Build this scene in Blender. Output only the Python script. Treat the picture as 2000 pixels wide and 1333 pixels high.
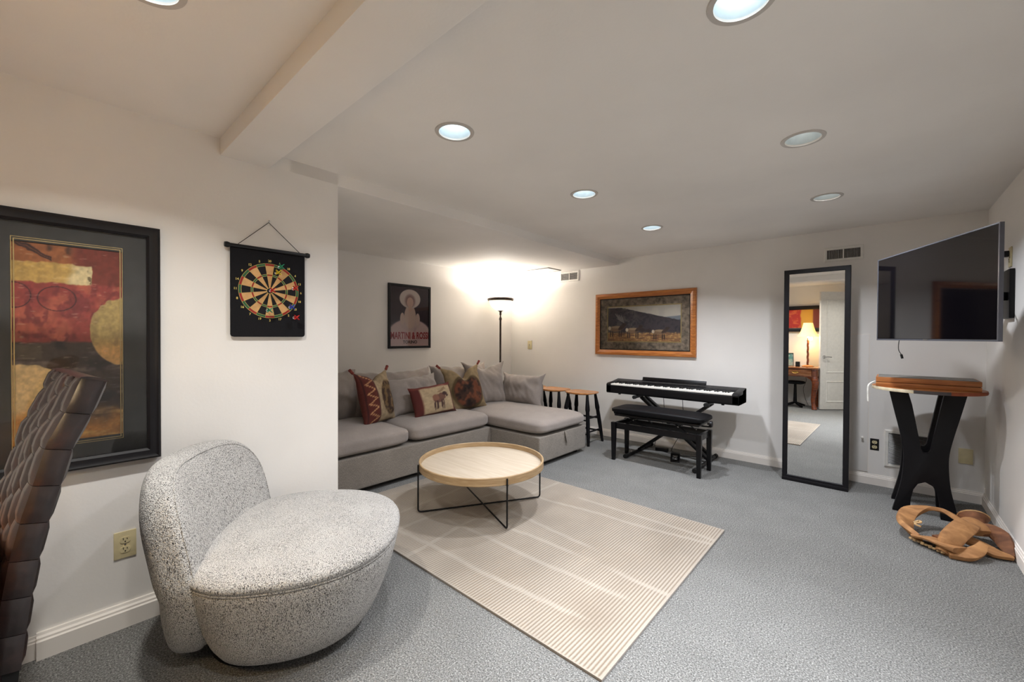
import bpy, bmesh, math, random
import numpy as np
from mathutils import Vector, Matrix, noise as mnoise
R = math.radians; PI = math.pi
random.seed(7)
for o in list(bpy.data.objects): bpy.data.objects.remove(o)
SC = bpy.context.scene; COL = SC.collection
# ------------------------------------------------------------------ camera, world, exposure
F_PX = 805.0; YAW = 41.85; PITCH = -0.62; ROLL = 0.25
cd = bpy.data.cameras.new('camera'); cam = bpy.data.objects.new('camera', cd); COL.objects.link(cam)
cd.sensor_fit = 'HORIZONTAL'; cd.sensor_width = 36.0; cd.lens = F_PX / 2000 * 36; cd.clip_start = 0.02
_y, _p, _r = R(YAW), R(PITCH), R(ROLL)
fw = Vector((-math.sin(_y) * math.cos(_p), math.cos(_y) * math.cos(_p), math.sin(_p)))
rt = Vector((math.cos(_y), math.sin(_y), 0)); up = rt.cross(fw)
rt, up = math.cos(_r) * rt + math.sin(_r) * up, -math.sin(_r) * rt + math.cos(_r) * up
cam.matrix_world = Matrix(((rt.x, up.x, -fw.x, 0), (rt.y, up.y, -fw.y, 0), (rt.z, up.z, -fw.z, 1.22), (0, 0, 0, 1)))
SC.camera = cam
w = bpy.data.worlds.new('world'); SC.world = w; w.use_nodes = True
w.node_tree.nodes['Background'].inputs[0].default_value = (.5, .48, .45, 1); w.node_tree.nodes['Background'].inputs[1].default_value = 0.1
vs = SC.view_settings; vs.view_transform = 'Standard'; vs.look = 'None'; vs.gamma = 1; vs.use_curve_mapping = False; vs.exposure = 0.52
# lamp powers (W) of the recessed lamps, used by their builder below: (x, y, power)
CANS = [(-.30, 1.29, 5.5, 1), (-1.47, 1.24, 4.4, 1), (-.285, 2.37, 3.2, .35), (-1.465, 2.34, 9.0, 1), (-.28, 3.45, 10.0, .5), (-1.475, 3.44, 12.5, 1),
        (-.30, .17, 5.0, 1), (-1.47, .17, 9.5, 1)]
TORCH_W = 40.0; DESK_W = 5.0

# ------------------------------------------------------------------ helpers
def lin(c):
    c = np.asarray(c, float) / 255.0
    return np.where(c <= .04045, c / 12.92, ((c + .055) / 1.055) ** 2.4)
def C4(c):
    return tuple(lin(c)) + (1.0,)
MATS = {}
def nodes(name):
    m = bpy.data.materials.new(name); m.use_nodes = True; MATS[name] = m
    nt = m.node_tree; b = nt.nodes['Principled BSDF']
    return m, nt, b
def N(nt, t, **k):
    n = nt.nodes.new(t)
    for a, v in k.items():
        if a.startswith('i_'):
            n.inputs[a[2:].replace('_', ' ')].default_value = v
        else: setattr(n, a, v)
    return n
def ramp(nt, src, stops):
    r = nt.nodes.new('ShaderNodeValToRGB'); e = r.color_ramp.elements
    while len(e) < len(stops): e.new(.5)
    for i, (p, c) in enumerate(stops):
        e[i].position = p; e[i].color = c if len(c) == 4 else C4(c)
    nt.links.new(src, r.inputs[0]); return r.outputs[0]
def coords(nt, scale=(1, 1, 1), kind='Object', rot=(0, 0, 0)):
    tc = nt.nodes.new('ShaderNodeTexCoord'); mp = nt.nodes.new('ShaderNodeMapping')
    mp.inputs['Scale'].default_value = scale; mp.inputs['Rotation'].default_value = rot
    nt.links.new(tc.outputs[kind], mp.inputs[0]); return mp.outputs[0]
def bump(nt, b, h, strength=.3, dist=.01):
    n = N(nt, 'ShaderNodeBump'); n.inputs['Strength'].default_value = strength; n.inputs['Distance'].default_value = dist
    nt.links.new(h, n.inputs['Height']); nt.links.new(n.outputs[0], b.inputs['Normal'])
def plain(name, c, rough=.5, metal=0, var=.06, nscale=30, bs=0, bscale=200, spec=.5, coat=0, emit=None, es=0, sheen=0):
    m, nt, b = nodes(name)
    cc = np.array(c, float)
    n = N(nt, 'ShaderNodeTexNoise'); n.inputs['Scale'].default_value = nscale; n.inputs['Detail'].default_value = 4
    nt.links.new(coords(nt), n.inputs['Vector'])
    col = ramp(nt, n.outputs['Fac'], [(.3, tuple(cc * (1 - var))), (.7, tuple(np.minimum(cc * (1 + var), 255)))])
    nt.links.new(col, b.inputs['Base Color'])
    b.inputs['Roughness'].default_value = rough; b.inputs['Metallic'].default_value = metal
    b.inputs['Specular IOR Level'].default_value = spec; b.inputs['Coat Weight'].default_value = coat
    b.inputs['Sheen Weight'].default_value = sheen
    if emit is not None:
        b.inputs['Emission Color'].default_value = C4(emit); b.inputs['Emission Strength'].default_value = es
    if bs:
        n2 = N(nt, 'ShaderNodeTexNoise'); n2.inputs['Scale'].default_value = bscale; n2.inputs['Detail'].default_value = 3
        nt.links.new(coords(nt), n2.inputs['Vector']); bump(nt, b, n2.outputs['Fac'], bs, .004)
    return m
def wood(name, c0, c1, scale=(2, 22, 22), rough=.4, coat=0):
    m, nt, b = nodes(name)
    n = N(nt, 'ShaderNodeTexNoise'); n.inputs['Scale'].default_value = 3; n.inputs['Detail'].default_value = 8; n.inputs['Distortion'].default_value = .6
    nt.links.new(coords(nt, scale), n.inputs['Vector'])
    nt.links.new(ramp(nt, n.outputs['Fac'], [(.3, c0), (.5, tuple((np.array(c0) + np.array(c1)) / 2)), (.68, c1)]), b.inputs['Base Color'])
    b.inputs['Roughness'].default_value = rough; b.inputs['Coat Weight'].default_value = coat
    bump(nt, b, n.outputs['Fac'], .08, .002); return m
def fabric(name, c0, c1, scale=420, stretch=(1, 1, 1), bs=.35, patch=.08, rough=.9, lo=.38, hi=.62, sheen=.25):
    m, nt, b = nodes(name)
    v = coords(nt, stretch)
    n = N(nt, 'ShaderNodeTexNoise'); n.inputs['Scale'].default_value = scale; n.inputs['Detail'].default_value = 3; n.inputs['Roughness'].default_value = .7
    nt.links.new(v, n.inputs['Vector'])
    col = ramp(nt, n.outputs['Fac'], [(lo, c0), (hi, c1)])
    n2 = N(nt, 'ShaderNodeTexNoise'); n2.inputs['Scale'].default_value = 9; n2.inputs['Detail'].default_value = 3
    nt.links.new(coords(nt), n2.inputs['Vector'])
    mx = N(nt, 'ShaderNodeMix', data_type='RGBA', blend_type='MULTIPLY'); mx.inputs[0].default_value = 1
    g = ramp(nt, n2.outputs['Fac'], [(.3, (1 - patch,) * 3 + (1,)), (.7, (1, 1, 1, 1))])
    nt.links.new(col, mx.inputs[6]); nt.links.new(g, mx.inputs[7]); nt.links.new(mx.outputs[2], b.inputs['Base Color'])
    b.inputs['Roughness'].default_value = rough; b.inputs['Sheen Weight'].default_value = sheen; b.inputs['Specular IOR Level'].default_value = .2
    bump(nt, b, n.outputs['Fac'], bs, .003); return m
def vcol(name, rough=.6, coat=0, bs=0, bscale=300):
    m, nt, b = nodes(name)
    a = N(nt, 'ShaderNodeVertexColor', layer_name='Col'); nt.links.new(a.outputs[0], b.inputs['Base Color'])
    b.inputs['Roughness'].default_value = rough; b.inputs['Coat Weight'].default_value = coat; b.inputs['Coat Roughness'].default_value = .02
    if bs:
        n2 = N(nt, 'ShaderNodeTexNoise'); n2.inputs['Scale'].default_value = bscale
        nt.links.new(coords(nt), n2.inputs['Vector']); bump(nt, b, n2.outputs['Fac'], bs, .003)
    return m

class MB:
    def __init__(s): s.v = []; s.f = []; s.m = []
    def add(s, v, f, mi=0):
        k = len(s.v); s.v += [tuple(p) for p in v]; s.f += [tuple(i + k for i in q) for q in f]; s.m += [mi] * len(f); return s
    def box(s, c, d, rot=None, mi=0, taper=1.0):
        hx, hy, hz = d[0] / 2, d[1] / 2, d[2] / 2
        P = [Vector((x * hx * (taper if z < 0 else 1), y * hy * (taper if z < 0 else 1), z * hz)) for z in (-1, 1) for y in (-1, 1) for x in (-1, 1)]
        if rot is not None: P = [rot @ p for p in P]
        P = [p + Vector(c) for p in P]
        return s.add(P, [(0, 2, 3, 1), (4, 5, 7, 6), (0, 1, 5, 4), (2, 6, 7, 3), (0, 4, 6, 2), (1, 3, 7, 5)], mi)
    def span(s, x0, x1, y0, y1, z0, z1, mi=0):
        return s.box(((x0 + x1) / 2, (y0 + y1) / 2, (z0 + z1) / 2), (abs(x1 - x0), abs(y1 - y0), abs(z1 - z0)), None, mi)
    def bar(s, a, b, wd, ht, roll=0, mi=0):
        a = Vector(a); b = Vector(b); d = b - a; q = d.to_track_quat('Z', 'Y').to_matrix() @ Matrix.Rotation(roll, 3, 'Z')
        return s.box((a + b) / 2, (wd, ht, d.length), q, mi)
    def tube(s, pts, r, n=8, caps=True, closed=False, mi=0, flat=1.0):
        pts = [Vector(p) for p in pts]; k = len(pts); rr = r if hasattr(r, '__len__') else [r] * k
        V = []; prev = None
        for i, p in enumerate(pts):
            t = (pts[(i + 1) % k] - pts[i - 1]) if closed else (pts[min(i + 1, k - 1)] - pts[max(i - 1, 0)])
            t.normalize()
            if prev is None:
                a = Vector((0, 0, 1)) if abs(t.z) < .9 else Vector((1, 0, 0)); u = t.cross(a).normalized()
            else: u = (prev - t * prev.dot(t)).normalized()
            prev = u; w_ = t.cross(u)
            V += [p + (u * math.cos(2 * PI * j / n) + w_ * math.sin(2 * PI * j / n) * flat) * rr[i] for j in range(n)]
        Fc = []
        for i in range(k if closed else k - 1):
            for j in range(n):
                a0 = i * n + j; a1 = i * n + (j + 1) % n; b0 = ((i + 1) % k) * n + j; b1 = ((i + 1) % k) * n + (j + 1) % n
                Fc.append((a0, a1, b1, b0))
        if caps and not closed: Fc += [tuple(range(n))[::-1], tuple(range((k - 1) * n, k * n))]
        return s.add(V, Fc, mi)
    def lathe(s, prof, n=24, c=(0, 0, 0), mi=0, axis=None, close=False):
        V = []; c = Vector(c)
        for r, z in prof:
            for j in range(n):
                p = Vector((r * math.cos(2 * PI * j / n), r * math.sin(2 * PI * j / n), z))
                if axis is not None: p = axis @ p
                V.append(p + c)
        Fc = []
        k = len(prof)
        for i in range(k if close else k - 1):
            for j in range(n):
                i2 = (i + 1) % k
                Fc.append((i * n + j, i * n + (j + 1) % n, i2 * n + (j + 1) % n, i2 * n + j))
        if not close:
            if prof[0][0] > 1e-6: Fc.append(tuple(range(n))[::-1])
            if prof[-1][0] > 1e-6: Fc.append(tuple(range((k - 1) * n, k * n)))
        return s.add(V, Fc, mi)
    def prism(s, poly, o, ax, ay, th, mi=0):
        """polygon (2d) placed at o with axes ax, ay and extruded by th along ax x ay"""
        o = Vector(o); ax = Vector(ax); ay = Vector(ay); nn = ax.cross(ay).normalized() * th; k = len(poly)
        V = [o + ax * p[0] + ay * p[1] - nn / 2 for p in poly] + [o + ax * p[0] + ay * p[1] + nn / 2 for p in poly]
        Fc = [tuple(range(k))[::-1], tuple(range(k, 2 * k))] + [(i, (i + 1) % k, k + (i + 1) % k, k + i) for i in range(k)]
        return s.add(V, Fc, mi)
    def build(s, name, mat=None, parent=None, smooth=False, bevel=0, seg=2, angle=40, loc=None, rot=None):
        me = bpy.data.meshes.new(name); me.from_pydata(s.v, [], s.f); me.validate()
        mats = mat if isinstance(mat, (list, tuple)) else [mat]
        for m in mats:
            if m: me.materials.append(MATS[m])
        if len(mats) > 1: me.polygons.foreach_set('material_index', s.m)
        bm = bmesh.new(); bm.from_mesh(me)
        bmesh.ops.remove_doubles(bm, verts=bm.verts, dist=1e-6)
        bmesh.ops.recalc_face_normals(bm, faces=bm.faces)
        if bevel:
            ed = [e for e in bm.edges if len(e.link_faces) == 2 and e.calc_face_angle(0) > R(30)]
            bmesh.ops.bevel(bm, geom=ed, offset=bevel, segments=seg, affect='EDGES', profile=.6, clamp_overlap=True)
        bm.to_mesh(me); bm.free()
        if smooth or bevel:
            me.shade_smooth(); me.set_sharp_from_angle(angle=R(angle))
        o = bpy.data.objects.new(name, me); COL.objects.link(o)
        if parent is not None: o.parent = parent
        if loc is not None: o.location = loc
        if rot is not None: o.rotation_euler = rot
        return o
def tag(o, label=None, cat=None, group=None, kind=None):
    for k, v in (('label', label), ('category', cat), ('group', group), ('kind', kind)):
        if v: o[k] = v
    return o
def thing(name, label, cat, loc=(0, 0, 0), rz=0, group=None, rot=None):
    o = bpy.data.objects.new(name, None); COL.objects.link(o); o.empty_display_size = .1
    o.location = loc; o.rotation_euler = rot if rot is not None else (0, 0, rz); return tag(o, label, cat, group)
def struct(o): o['kind'] = 'structure'; return o
def copy_tree(o, parent=None):
    c = o.copy(); COL.objects.link(c); c.parent = parent
    for ch in list(o.children): copy_tree(ch, c)
    return c
def vnoise(u, v, s, seed=0, oct=3):
    out = 0; amp = 1; tot = 0
    for k in range(oct):
        rs = np.random.RandomState(seed + k * 17); g = rs.rand(64, 64)
        x = u * s * 2 ** k; y = v * s * 2 ** k; xi = np.floor(x).astype(int); yi = np.floor(y).astype(int); fx = x - xi; fy = y - yi
        fx = fx * fx * (3 - 2 * fx); fy = fy * fy * (3 - 2 * fy)
        a = g[xi % 64, yi % 64]; b = g[(xi + 1) % 64, yi % 64]; c = g[xi % 64, (yi + 1) % 64]; d = g[(xi + 1) % 64, (yi + 1) % 64]
        out = out + amp * ((a * (1 - fx) + b * fx) * (1 - fy) + (c * (1 - fx) + d * fx) * fy); tot += amp; amp *= .5
    return out / tot
def smooth(e0, e1, x): t = np.clip((x - e0) / (e1 - e0), 0, 1); return t * t * (3 - 2 * t)
def mixc(base, col, m): return base * (1 - m[:, None]) + np.array(col, float)[None] * m[:, None] if np.ndim(col) == 1 else base * (1 - m[:, None]) + col * m[:, None]
def setcol(me, rgb):
    a = me.color_attributes.new('Col', 'FLOAT_COLOR', 'POINT'); c = np.ones((len(me.vertices), 4)); c[:, :3] = lin(np.clip(rgb, 0, 255))
    a.data.foreach_set('color', c.astype(np.float32).ravel())
def picture(name, wd, ht, nx, ny, fn, mat, parent, y=0, cx=0, cz=0, th=.002):
    """flat painted sheet in the local XZ plane facing -Y, with a real thickness"""
    u, v = np.meshgrid(np.linspace(0, 1, nx), np.linspace(0, 1, ny)); u = u.ravel(); v = v.ravel()
    V = np.stack([cx + (u - .5) * wd, np.full_like(u, y), cz + (.5 - v) * ht], 1)
    Fc = [(j * nx + i, j * nx + i + 1, (j + 1) * nx + i + 1, (j + 1) * nx + i)[::-1] for j in range(ny - 1) for i in range(nx - 1)]
    k = nx * ny
    B = [(cx - wd / 2, y + th, cz + ht / 2), (cx + wd / 2, y + th, cz + ht / 2), (cx + wd / 2, y + th, cz - ht / 2), (cx - wd / 2, y + th, cz - ht / 2)]
    Fc += [(k, k + 1, k + 2, k + 3)]
    top = list(range(nx)); bot = list(range((ny - 1) * nx, ny * nx)); lf = [j * nx for j in range(ny)]; rg = [j * nx + nx - 1 for j in range(ny)]
    Fc += [tuple(top) + (k + 1, k), tuple(bot[::-1]) + (k + 3, k + 2), tuple(lf[::-1]) + (k, k + 3), tuple(rg) + (k + 2, k + 1)]
    me = bpy.data.meshes.new(name); me.from_pydata([tuple(p) for p in V] + B, [], Fc)
    rgb = fn(u, v); rgb = np.vstack([rgb, np.tile(rgb[:1], (4, 1))]); setcol(me, rgb); me.materials.append(MATS[mat])
    o = bpy.data.objects.new(name, me); COL.objects.link(o); o.parent = parent; return o
def frame_bars(wd, ht, bw, prof, mb=None, cz=0, mi=0):
    """mitred moulding: prof = [(inset, y)] from outer back edge to inner edge; the local picture plane is XZ, front is -Y"""
    mb = mb or MB(); k = len(prof); V = []
    for sx, sz in ((-1, 1), (1, 1), (1, -1), (-1, -1)):
        for ins, y in prof: V.append((sx * (wd / 2 - ins), y, cz + sz * (ht / 2 - ins)))
    Fc = []
    for c in range(4):
        c2 = (c + 1) % 4
        for i in range(k):
            i2 = (i + 1) % k
            Fc.append((c * k + i, c2 * k + i, c2 * k + i2, c * k + i2))
    return mb.add(V, Fc, mi)
def superquad(a, b, c, e1, e2, n=20, outline='xy', jit=0, seed=0, fn=None):
    """boxy rounded solid; outline plane rounded with exponent e2, thickness (c) with e1"""
    bm = bmesh.new(); bmesh.ops.create_cube(bm, size=2); bmesh.ops.subdivide_edges(bm, edges=bm.edges, cuts=n, use_grid_fill=True)
    for vt in bm.verts:
        x, y, z = vt.co
        # even out spacing towards the corners
        d = Vector((a * math.tan(x * PI / 4 * .98) / math.tan(PI / 4 * .98), b * math.tan(y * PI / 4 * .98) / math.tan(PI / 4 * .98), c * z))
        s_ = ((abs(d.x / a) ** e2 + abs(d.y / b) ** e2) ** (e1 / e2) + abs(d.z / c) ** e1) ** (-1 / e1)
        p = d * s_
        if jit: p += p.normalized() * mnoise.noise(Vector((p.x * 6 + seed, p.y * 6, p.z * 6))) * jit
        if outline == 'xz': p = Vector((p.x, -p.z, p.y))
        elif outline == 'yz': p = Vector((p.z, p.x, p.y))
        vt.co = fn(p) if fn else p
    mb = MB(); bm.verts.index_update()
    mb.add([v_.co for v_ in bm.verts], [tuple(v_.index for v_ in f.verts) for f in bm.faces]); bm.free(); return mb
def pillow(wd, ht, t, n=26, chop=0, pinch=.05, wr=.006, seed=0, ear=.02, sag=0):
    """throw cushion in the local XZ plane, front -Y; returns MB and per-vertex (u, v, side)"""
    mb = MB(); info = []; idx = {}
    V = []; Fc = []
    for side in (-1, 1):
        for j in range(n + 1):
            for i in range(n + 1):
                u = -1 + 2 * i / n; v = -1 + 2 * j / n
                edge = i in (0, n) or j in (0, n)
                if edge and side == 1: idx[(side, i, j)] = idx[(-1, i, j)]; continue
                x = u * wd / 2 * (1 - pinch * (1 - v * v)) ; z = v * ht / 2 * (1 - pinch * (1 - u * u))
                prof = max(0, (1 - abs(u) ** 2.6) * (1 - abs(v) ** 2.6)) ** .55
                y = side * t / 2 * prof
                if chop:
                    g = math.exp(-(u / .32) ** 2) * max(0, (v + .4) / 1.4) ** 1.6
                    z -= chop * g; y *= 1 - .25 * g
                if sag: z -= sag * (1 - u * u) * max(0, v)
                nz = .8 * mnoise.noise(Vector((x * 7 + seed * 3.1, z * 9, side * 2.0))) + .45 * (1 - 2 * abs(mnoise.noise(Vector((x * 16 + seed + z * 7, z * 5 - x * 4, side * 5.0)))))
                y += side * wr * nz * prof * 2; x += wr * nz * .6; z += wr * mnoise.noise(Vector((x * 12, seed + 4.0, z * 12)))
                rr = max(0, abs(u) + abs(v) - 1.7) / .3
                x += ear * rr * np.sign(u); z += ear * rr * np.sign(v)
                idx[(side, i, j)] = len(V); V.append((x, y, z)); info.append((u, v, side if not edge else 0))
        for j in range(n):
            for i in range(n):
                q = (idx[(side, i, j)], idx[(side, i + 1, j)], idx[(side, i + 1, j + 1)], idx[(side, i, j + 1)])
                Fc.append(q if side == -1 else q[::-1])
    mb.add(V, Fc); return mb, np.array(info)
def text(s, size, mat, parent, loc, rot=(PI / 2, 0, 0), sx=1, name='lettering', ext=.0003, bold=0):
    cu = bpy.data.curves.new(name, 'FONT'); cu.body = s; cu.size = size; cu.align_x = 'CENTER'; cu.align_y = 'CENTER'; cu.extrude = ext; cu.offset = bold
    cu.resolution_u = 3
    t = bpy.data.objects.new(name, cu); COL.objects.link(t)
    me = bpy.data.meshes.new_from_object(t); bpy.data.objects.remove(t); bpy.data.curves.remove(cu)
    me.materials.clear(); me.materials.append(MATS[mat])
    o = bpy.data.objects.new(name, me); COL.objects.link(o); o.parent = parent; o.location = loc; o.rotation_euler = rot; o.scale = (sx, 1, 1); return o
def fillet_path(pts, r, k=5):
    pts = [Vector(p) for p in pts]; out = [pts[0]]
    for i in range(1, len(pts) - 1):
        a, b, c = pts[i - 1], pts[i], pts[i + 1]; d0 = (a - b).normalized(); d1 = (c - b).normalized()
        p0 = b + d0 * r; p1 = b + d1 * r
        for t in range(k + 1):
            s_ = t / k; out.append(p0 * (1 - s_) ** 2 + b * 2 * s_ * (1 - s_) + p1 * s_ ** 2)
    out.append(pts[-1]); return out
def bez(p0, p1, p2, p3, k=12):
    p0, p1, p2, p3 = map(Vector, (p0, p1, p2, p3))
    return [p0 * (1 - t) ** 3 + p1 * 3 * t * (1 - t) ** 2 + p2 * 3 * t * t * (1 - t) + p3 * t ** 3 for t in [i / k for i in range(k + 1)]]
def catmull(pts, k=6):
    P = [Vector(p) for p in pts]; P = [P[0] * 2 - P[1]] + P + [P[-1] * 2 - P[-2]]; out = []
    for i in range(1, len(P) - 2):
        for t in [j / k for j in range(k)]:
            a, b, c, d = P[i - 1:i + 3]
            out.append(.5 * (2 * b + (c - a) * t + (2 * a - 5 * b + 4 * c - d) * t * t + (3 * b - a - 3 * c + d) * t ** 3))
    out.append(P[-2]); return out

# ------------------------------------------------------------------ materials
def wall_mat(name, c, bs=.12):
    m, nt, b = nodes(name)
    n = N(nt, 'ShaderNodeTexNoise'); n.inputs['Scale'].default_value = 1.3; n.inputs['Detail'].default_value = 4
    nt.links.new(coords(nt), n.inputs['Vector']); cc = np.array(c, float)
    nt.links.new(ramp(nt, n.outputs['Fac'], [(.3, tuple(cc * .975)), (.7, tuple(np.minimum(cc * 1.02, 255)))]), b.inputs['Base Color'])
    b.inputs['Roughness'].default_value = .75; b.inputs['Specular IOR Level'].default_value = .25
    n2 = N(nt, 'ShaderNodeTexNoise'); n2.inputs['Scale'].default_value = 75; n2.inputs['Detail'].default_value = 4
    nt.links.new(coords(nt), n2.inputs['Vector']); bump(nt, b, n2.outputs['Fac'], bs, .003)
    return m
wall_mat('wall_paint', (236, 232, 227)); wall_mat('ceiling_paint', (239, 235, 230), .16); wall_mat('trim_paint', (240, 233, 225), .02)
def carpet():
    m, nt, b = nodes('carpet')
    v = coords(nt)
    n = N(nt, 'ShaderNodeTexNoise'); n.inputs['Scale'].default_value = 165; n.inputs['Detail'].default_value = 4; n.inputs['Roughness'].default_value = .75
    vo = N(nt, 'ShaderNodeTexVoronoi'); vo.inputs['Scale'].default_value = 210
    n3 = N(nt, 'ShaderNodeTexNoise'); n3.inputs['Scale'].default_value = 5; n3.inputs['Detail'].default_value = 3
    for t in (n, vo, n3): nt.links.new(v, t.inputs['Vector'])
    col = ramp(nt, n.outputs['Fac'], [(.34, (40, 39, 38)), (.45, (106, 105, 102)), (.56, (143, 142, 138)), (.67, (200, 199, 194))])
    mx = N(nt, 'ShaderNodeMix', data_type='RGBA', blend_type='MULTIPLY'); mx.inputs[0].default_value = 1
    nt.links.new(col, mx.inputs[6]); nt.links.new(ramp(nt, n3.outputs['Fac'], [(.3, (.88, .88, .88, 1)), (.7, (1, 1, 1, 1))]), mx.inputs[7])
    nt.links.new(mx.outputs[2], b.inputs['Base Color']); b.inputs['Roughness'].default_value = .95; b.inputs['Specular IOR Level'].default_value = .1
    b.inputs['Sheen Weight'].default_value = .15
    ad = N(nt, 'ShaderNodeMath', operation='SUBTRACT'); nt.links.new(n.outputs['Fac'], ad.inputs[0]); nt.links.new(vo.outputs['Distance'], ad.inputs[1])
    bump(nt, b, ad.outputs[0], .7, .008)
carpet()
def rug_mat():
    m, nt, b = nodes('rug_pile')
    v = coords(nt)
    a = N(nt, 'ShaderNodeVertexColor', layer_name='Col')
    n = N(nt, 'ShaderNodeTexNoise'); n.inputs['Scale'].default_value = 160; n.inputs['Detail'].default_value = 3
    nt.links.new(v, n.inputs['Vector'])
    mx = N(nt, 'ShaderNodeMix', data_type='RGBA', blend_type='MULTIPLY'); mx.inputs[0].default_value = 1
    nt.links.new(a.outputs[0], mx.inputs[6]); nt.links.new(ramp(nt, n.outputs['Fac'], [(.3, (.84, .83, .82, 1)), (.7, (1, 1, 1, 1))]), mx.inputs[7])
    nt.links.new(mx.outputs[2], b.inputs['Base Color']); b.inputs['Roughness'].default_value = .85; b.inputs['Specular IOR Level'].default_value = .2; b.inputs['Sheen Weight'].default_value = .3
    bump(nt, b, n.outputs['Fac'], .3, .003)
rug_mat()
def boucle():
    m, nt, b = nodes('boucle')
    v = coords(nt)
    n = N(nt, 'ShaderNodeTexNoise'); n.inputs['Scale'].default_value = 400; n.inputs['Detail'].default_value = 3; n.inputs['Roughness'].default_value = .6
    nt.links.new(coords(nt, (1, 1, .55)), n.inputs['Vector'])
    n2 = N(nt, 'ShaderNodeTexNoise'); n2.inputs['Scale'].default_value = 7; n2.inputs['Detail'].default_value = 2; nt.links.new(v, n2.inputs['Vector'])
    ad = N(nt, 'ShaderNodeMath', operation='MULTIPLY_ADD'); nt.links.new(n2.outputs['Fac'], ad.inputs[0]); ad.inputs[1].default_value = .10; nt.links.new(n.outputs['Fac'], ad.inputs[2])
    n5 = N(nt, 'ShaderNodeTexNoise'); n5.inputs['Scale'].default_value = 380; n5.inputs['Detail'].default_value = 2; nt.links.new(coords(nt, (1, 1, .16)), n5.inputs['Vector'])
    mn = N(nt, 'ShaderNodeMath', operation='MULTIPLY_ADD'); nt.links.new(n5.outputs['Fac'], mn.inputs[0]); mn.inputs[1].default_value = .55; nt.links.new(ad.outputs[0], mn.inputs[2])
    col = ramp(nt, mn.outputs[0], [(.69, (52, 50, 49)), (.755, (132, 128, 125)), (.81, (192, 189, 185)), (1.0, (210, 207, 203))])
    nt.links.new(col, b.inputs['Base Color']); b.inputs['Roughness'].default_value = .95; b.inputs['Specular IOR Level'].default_value = .15; b.inputs['Sheen Weight'].default_value = .2
    vo = N(nt, 'ShaderNodeTexVoronoi'); vo.inputs['Scale'].default_value = 230; nt.links.new(v, vo.inputs['Vector'])
    ad2 = N(nt, 'ShaderNodeMath', operation='SUBTRACT'); nt.links.new(n.outputs['Fac'], ad2.inputs[0]); nt.links.new(vo.outputs['Distance'], ad2.inputs[1])
    bump(nt, b, ad2.outputs[0], .6, .005)
boucle()
fabric('sofa_fabric', (134, 124, 117), (168, 157, 149), 520, bs=.3, patch=.1)
fabric('sofa_base_fabric', (118, 109, 100), (154, 145, 134), 380, (1, 1, .25), bs=.3, patch=.14)
plain('black_metal', (8, 7, 9), .45, .0, .1, spec=.3); plain('black_paint', (7, 6, 10), .5, 0, .1, spec=.25); plain('black_plastic', (8, 7, 10), .42, 0, .08, spec=.3)
plain('black_gloss', (7, 6, 9), .3, 0, .05, spec=.35); plain('rubber', (12, 12, 12), .8)
plain('black_vinyl', (6, 5, 8), .55, 0, .1, bs=.15, bscale=260, spec=.2)
plain('key_white', (236, 232, 224), .3, 0, .02); plain('key_black', (14, 14, 15), .3)
plain('white_plastic', (226, 221, 210), .4, 0, .02); plain('ivory_plastic', (214, 200, 158), .4, 0, .03); plain('white_enamel', (232, 229, 222), .35, 0, .02)
plain('dark_void', (20, 17, 16), .9); plain('grey_metal', (120, 118, 116), .4, .7, .05); plain('chrome', (200, 200, 200), .15, 1, .02); plain('brass', (190, 150, 80), .3, 1, .05)
plain('can_trim', (196, 190, 183), .35, 0, .02); plain('can_inside', (190, 200, 204), .35, .2, .02)
plain('bronze', (66, 55, 48), .4, .7, .15)
plain('alabaster', (255, 246, 230), .4, 0, .03, emit=(255, 240, 214), es=1.0)
plain('bulb_lit', (255, 255, 255), .5, 0, 0, emit=(240, 250, 255), es=5.0)
plain('bulb_dim', (240, 236, 228), .5, 0, 0, emit=(255, 247, 236), es=1.6)
plain('lampshade', (246, 222, 160), .8, 0, .06, emit=(255, 214, 130), es=.75)
plain('felt_black', (4, 3, 9), .95, 0, .1, bs=.2); plain('print_tan', (206, 160, 106), .85); plain('print_red', (150, 40, 36), .85); plain('print_green', (44, 92, 60), .85)
plain('print_yellow', (222, 200, 112), .8); plain('print_black', (16, 12, 18), .9); plain('ink_red', (150, 28, 32), .7); plain('ink_black', (40, 22, 26), .7)
plain('dart_red', (205, 40, 36), .4); plain('dart_green', (30, 150, 112), .4); plain('dart_blue', (30, 60, 190), .4); plain('dart_yellow', (226, 200, 40), .4)
plain('mat_grey', (70, 70, 70), .9, 0, .05); plain('gold_line', (178, 158, 110), .45, .5, .05)
plain('mat_mottled', (128, 114, 98), .9, 0, .3, 26); plain('frame_black', (11, 9, 14), .5, 0, .12, spec=.35)
wood('oak_orange', (158, 88, 34), (204, 130, 62), (2, 25, 25), .35, .2); wood('oak_board', (150, 88, 42), (194, 126, 70), (2, 25, 25), .45)
wood('ash_pale', (184, 168, 146), (198, 185, 167), (1.2, 16, 16), .45); wood('stool_wood', (150, 92, 44), (206, 146, 86), (8, 30, 30), .35, .3)
wood('mahogany', (74, 30, 14), (150, 74, 32), (3, 20, 20), .3, .4); wood('desk_top', (120, 66, 34), (176, 116, 70), (2, 20, 20), .25, .5)
wood('tree_wood', (140, 96, 56), (184, 134, 84), (4, 9, 9), .75); wood('tree_wood_dark', (92, 56, 34), (134, 88, 56), (4, 9, 9), .8)
wood('dark_leg', (20, 16, 17), (34, 28, 28), (10, 10, 3), .4)
plain('rawhide', (190, 156, 110), .8, 0, .2, 40); plain('board_grey', (120, 116, 110), .6, 0, .08); plain('strap_white', (226, 224, 216), .8)
plain('edge_white', (222, 208, 178), .5); plain('edge_slate', (78, 70, 70), .5); plain('edge_rust', (150, 74, 40), .5)
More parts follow.
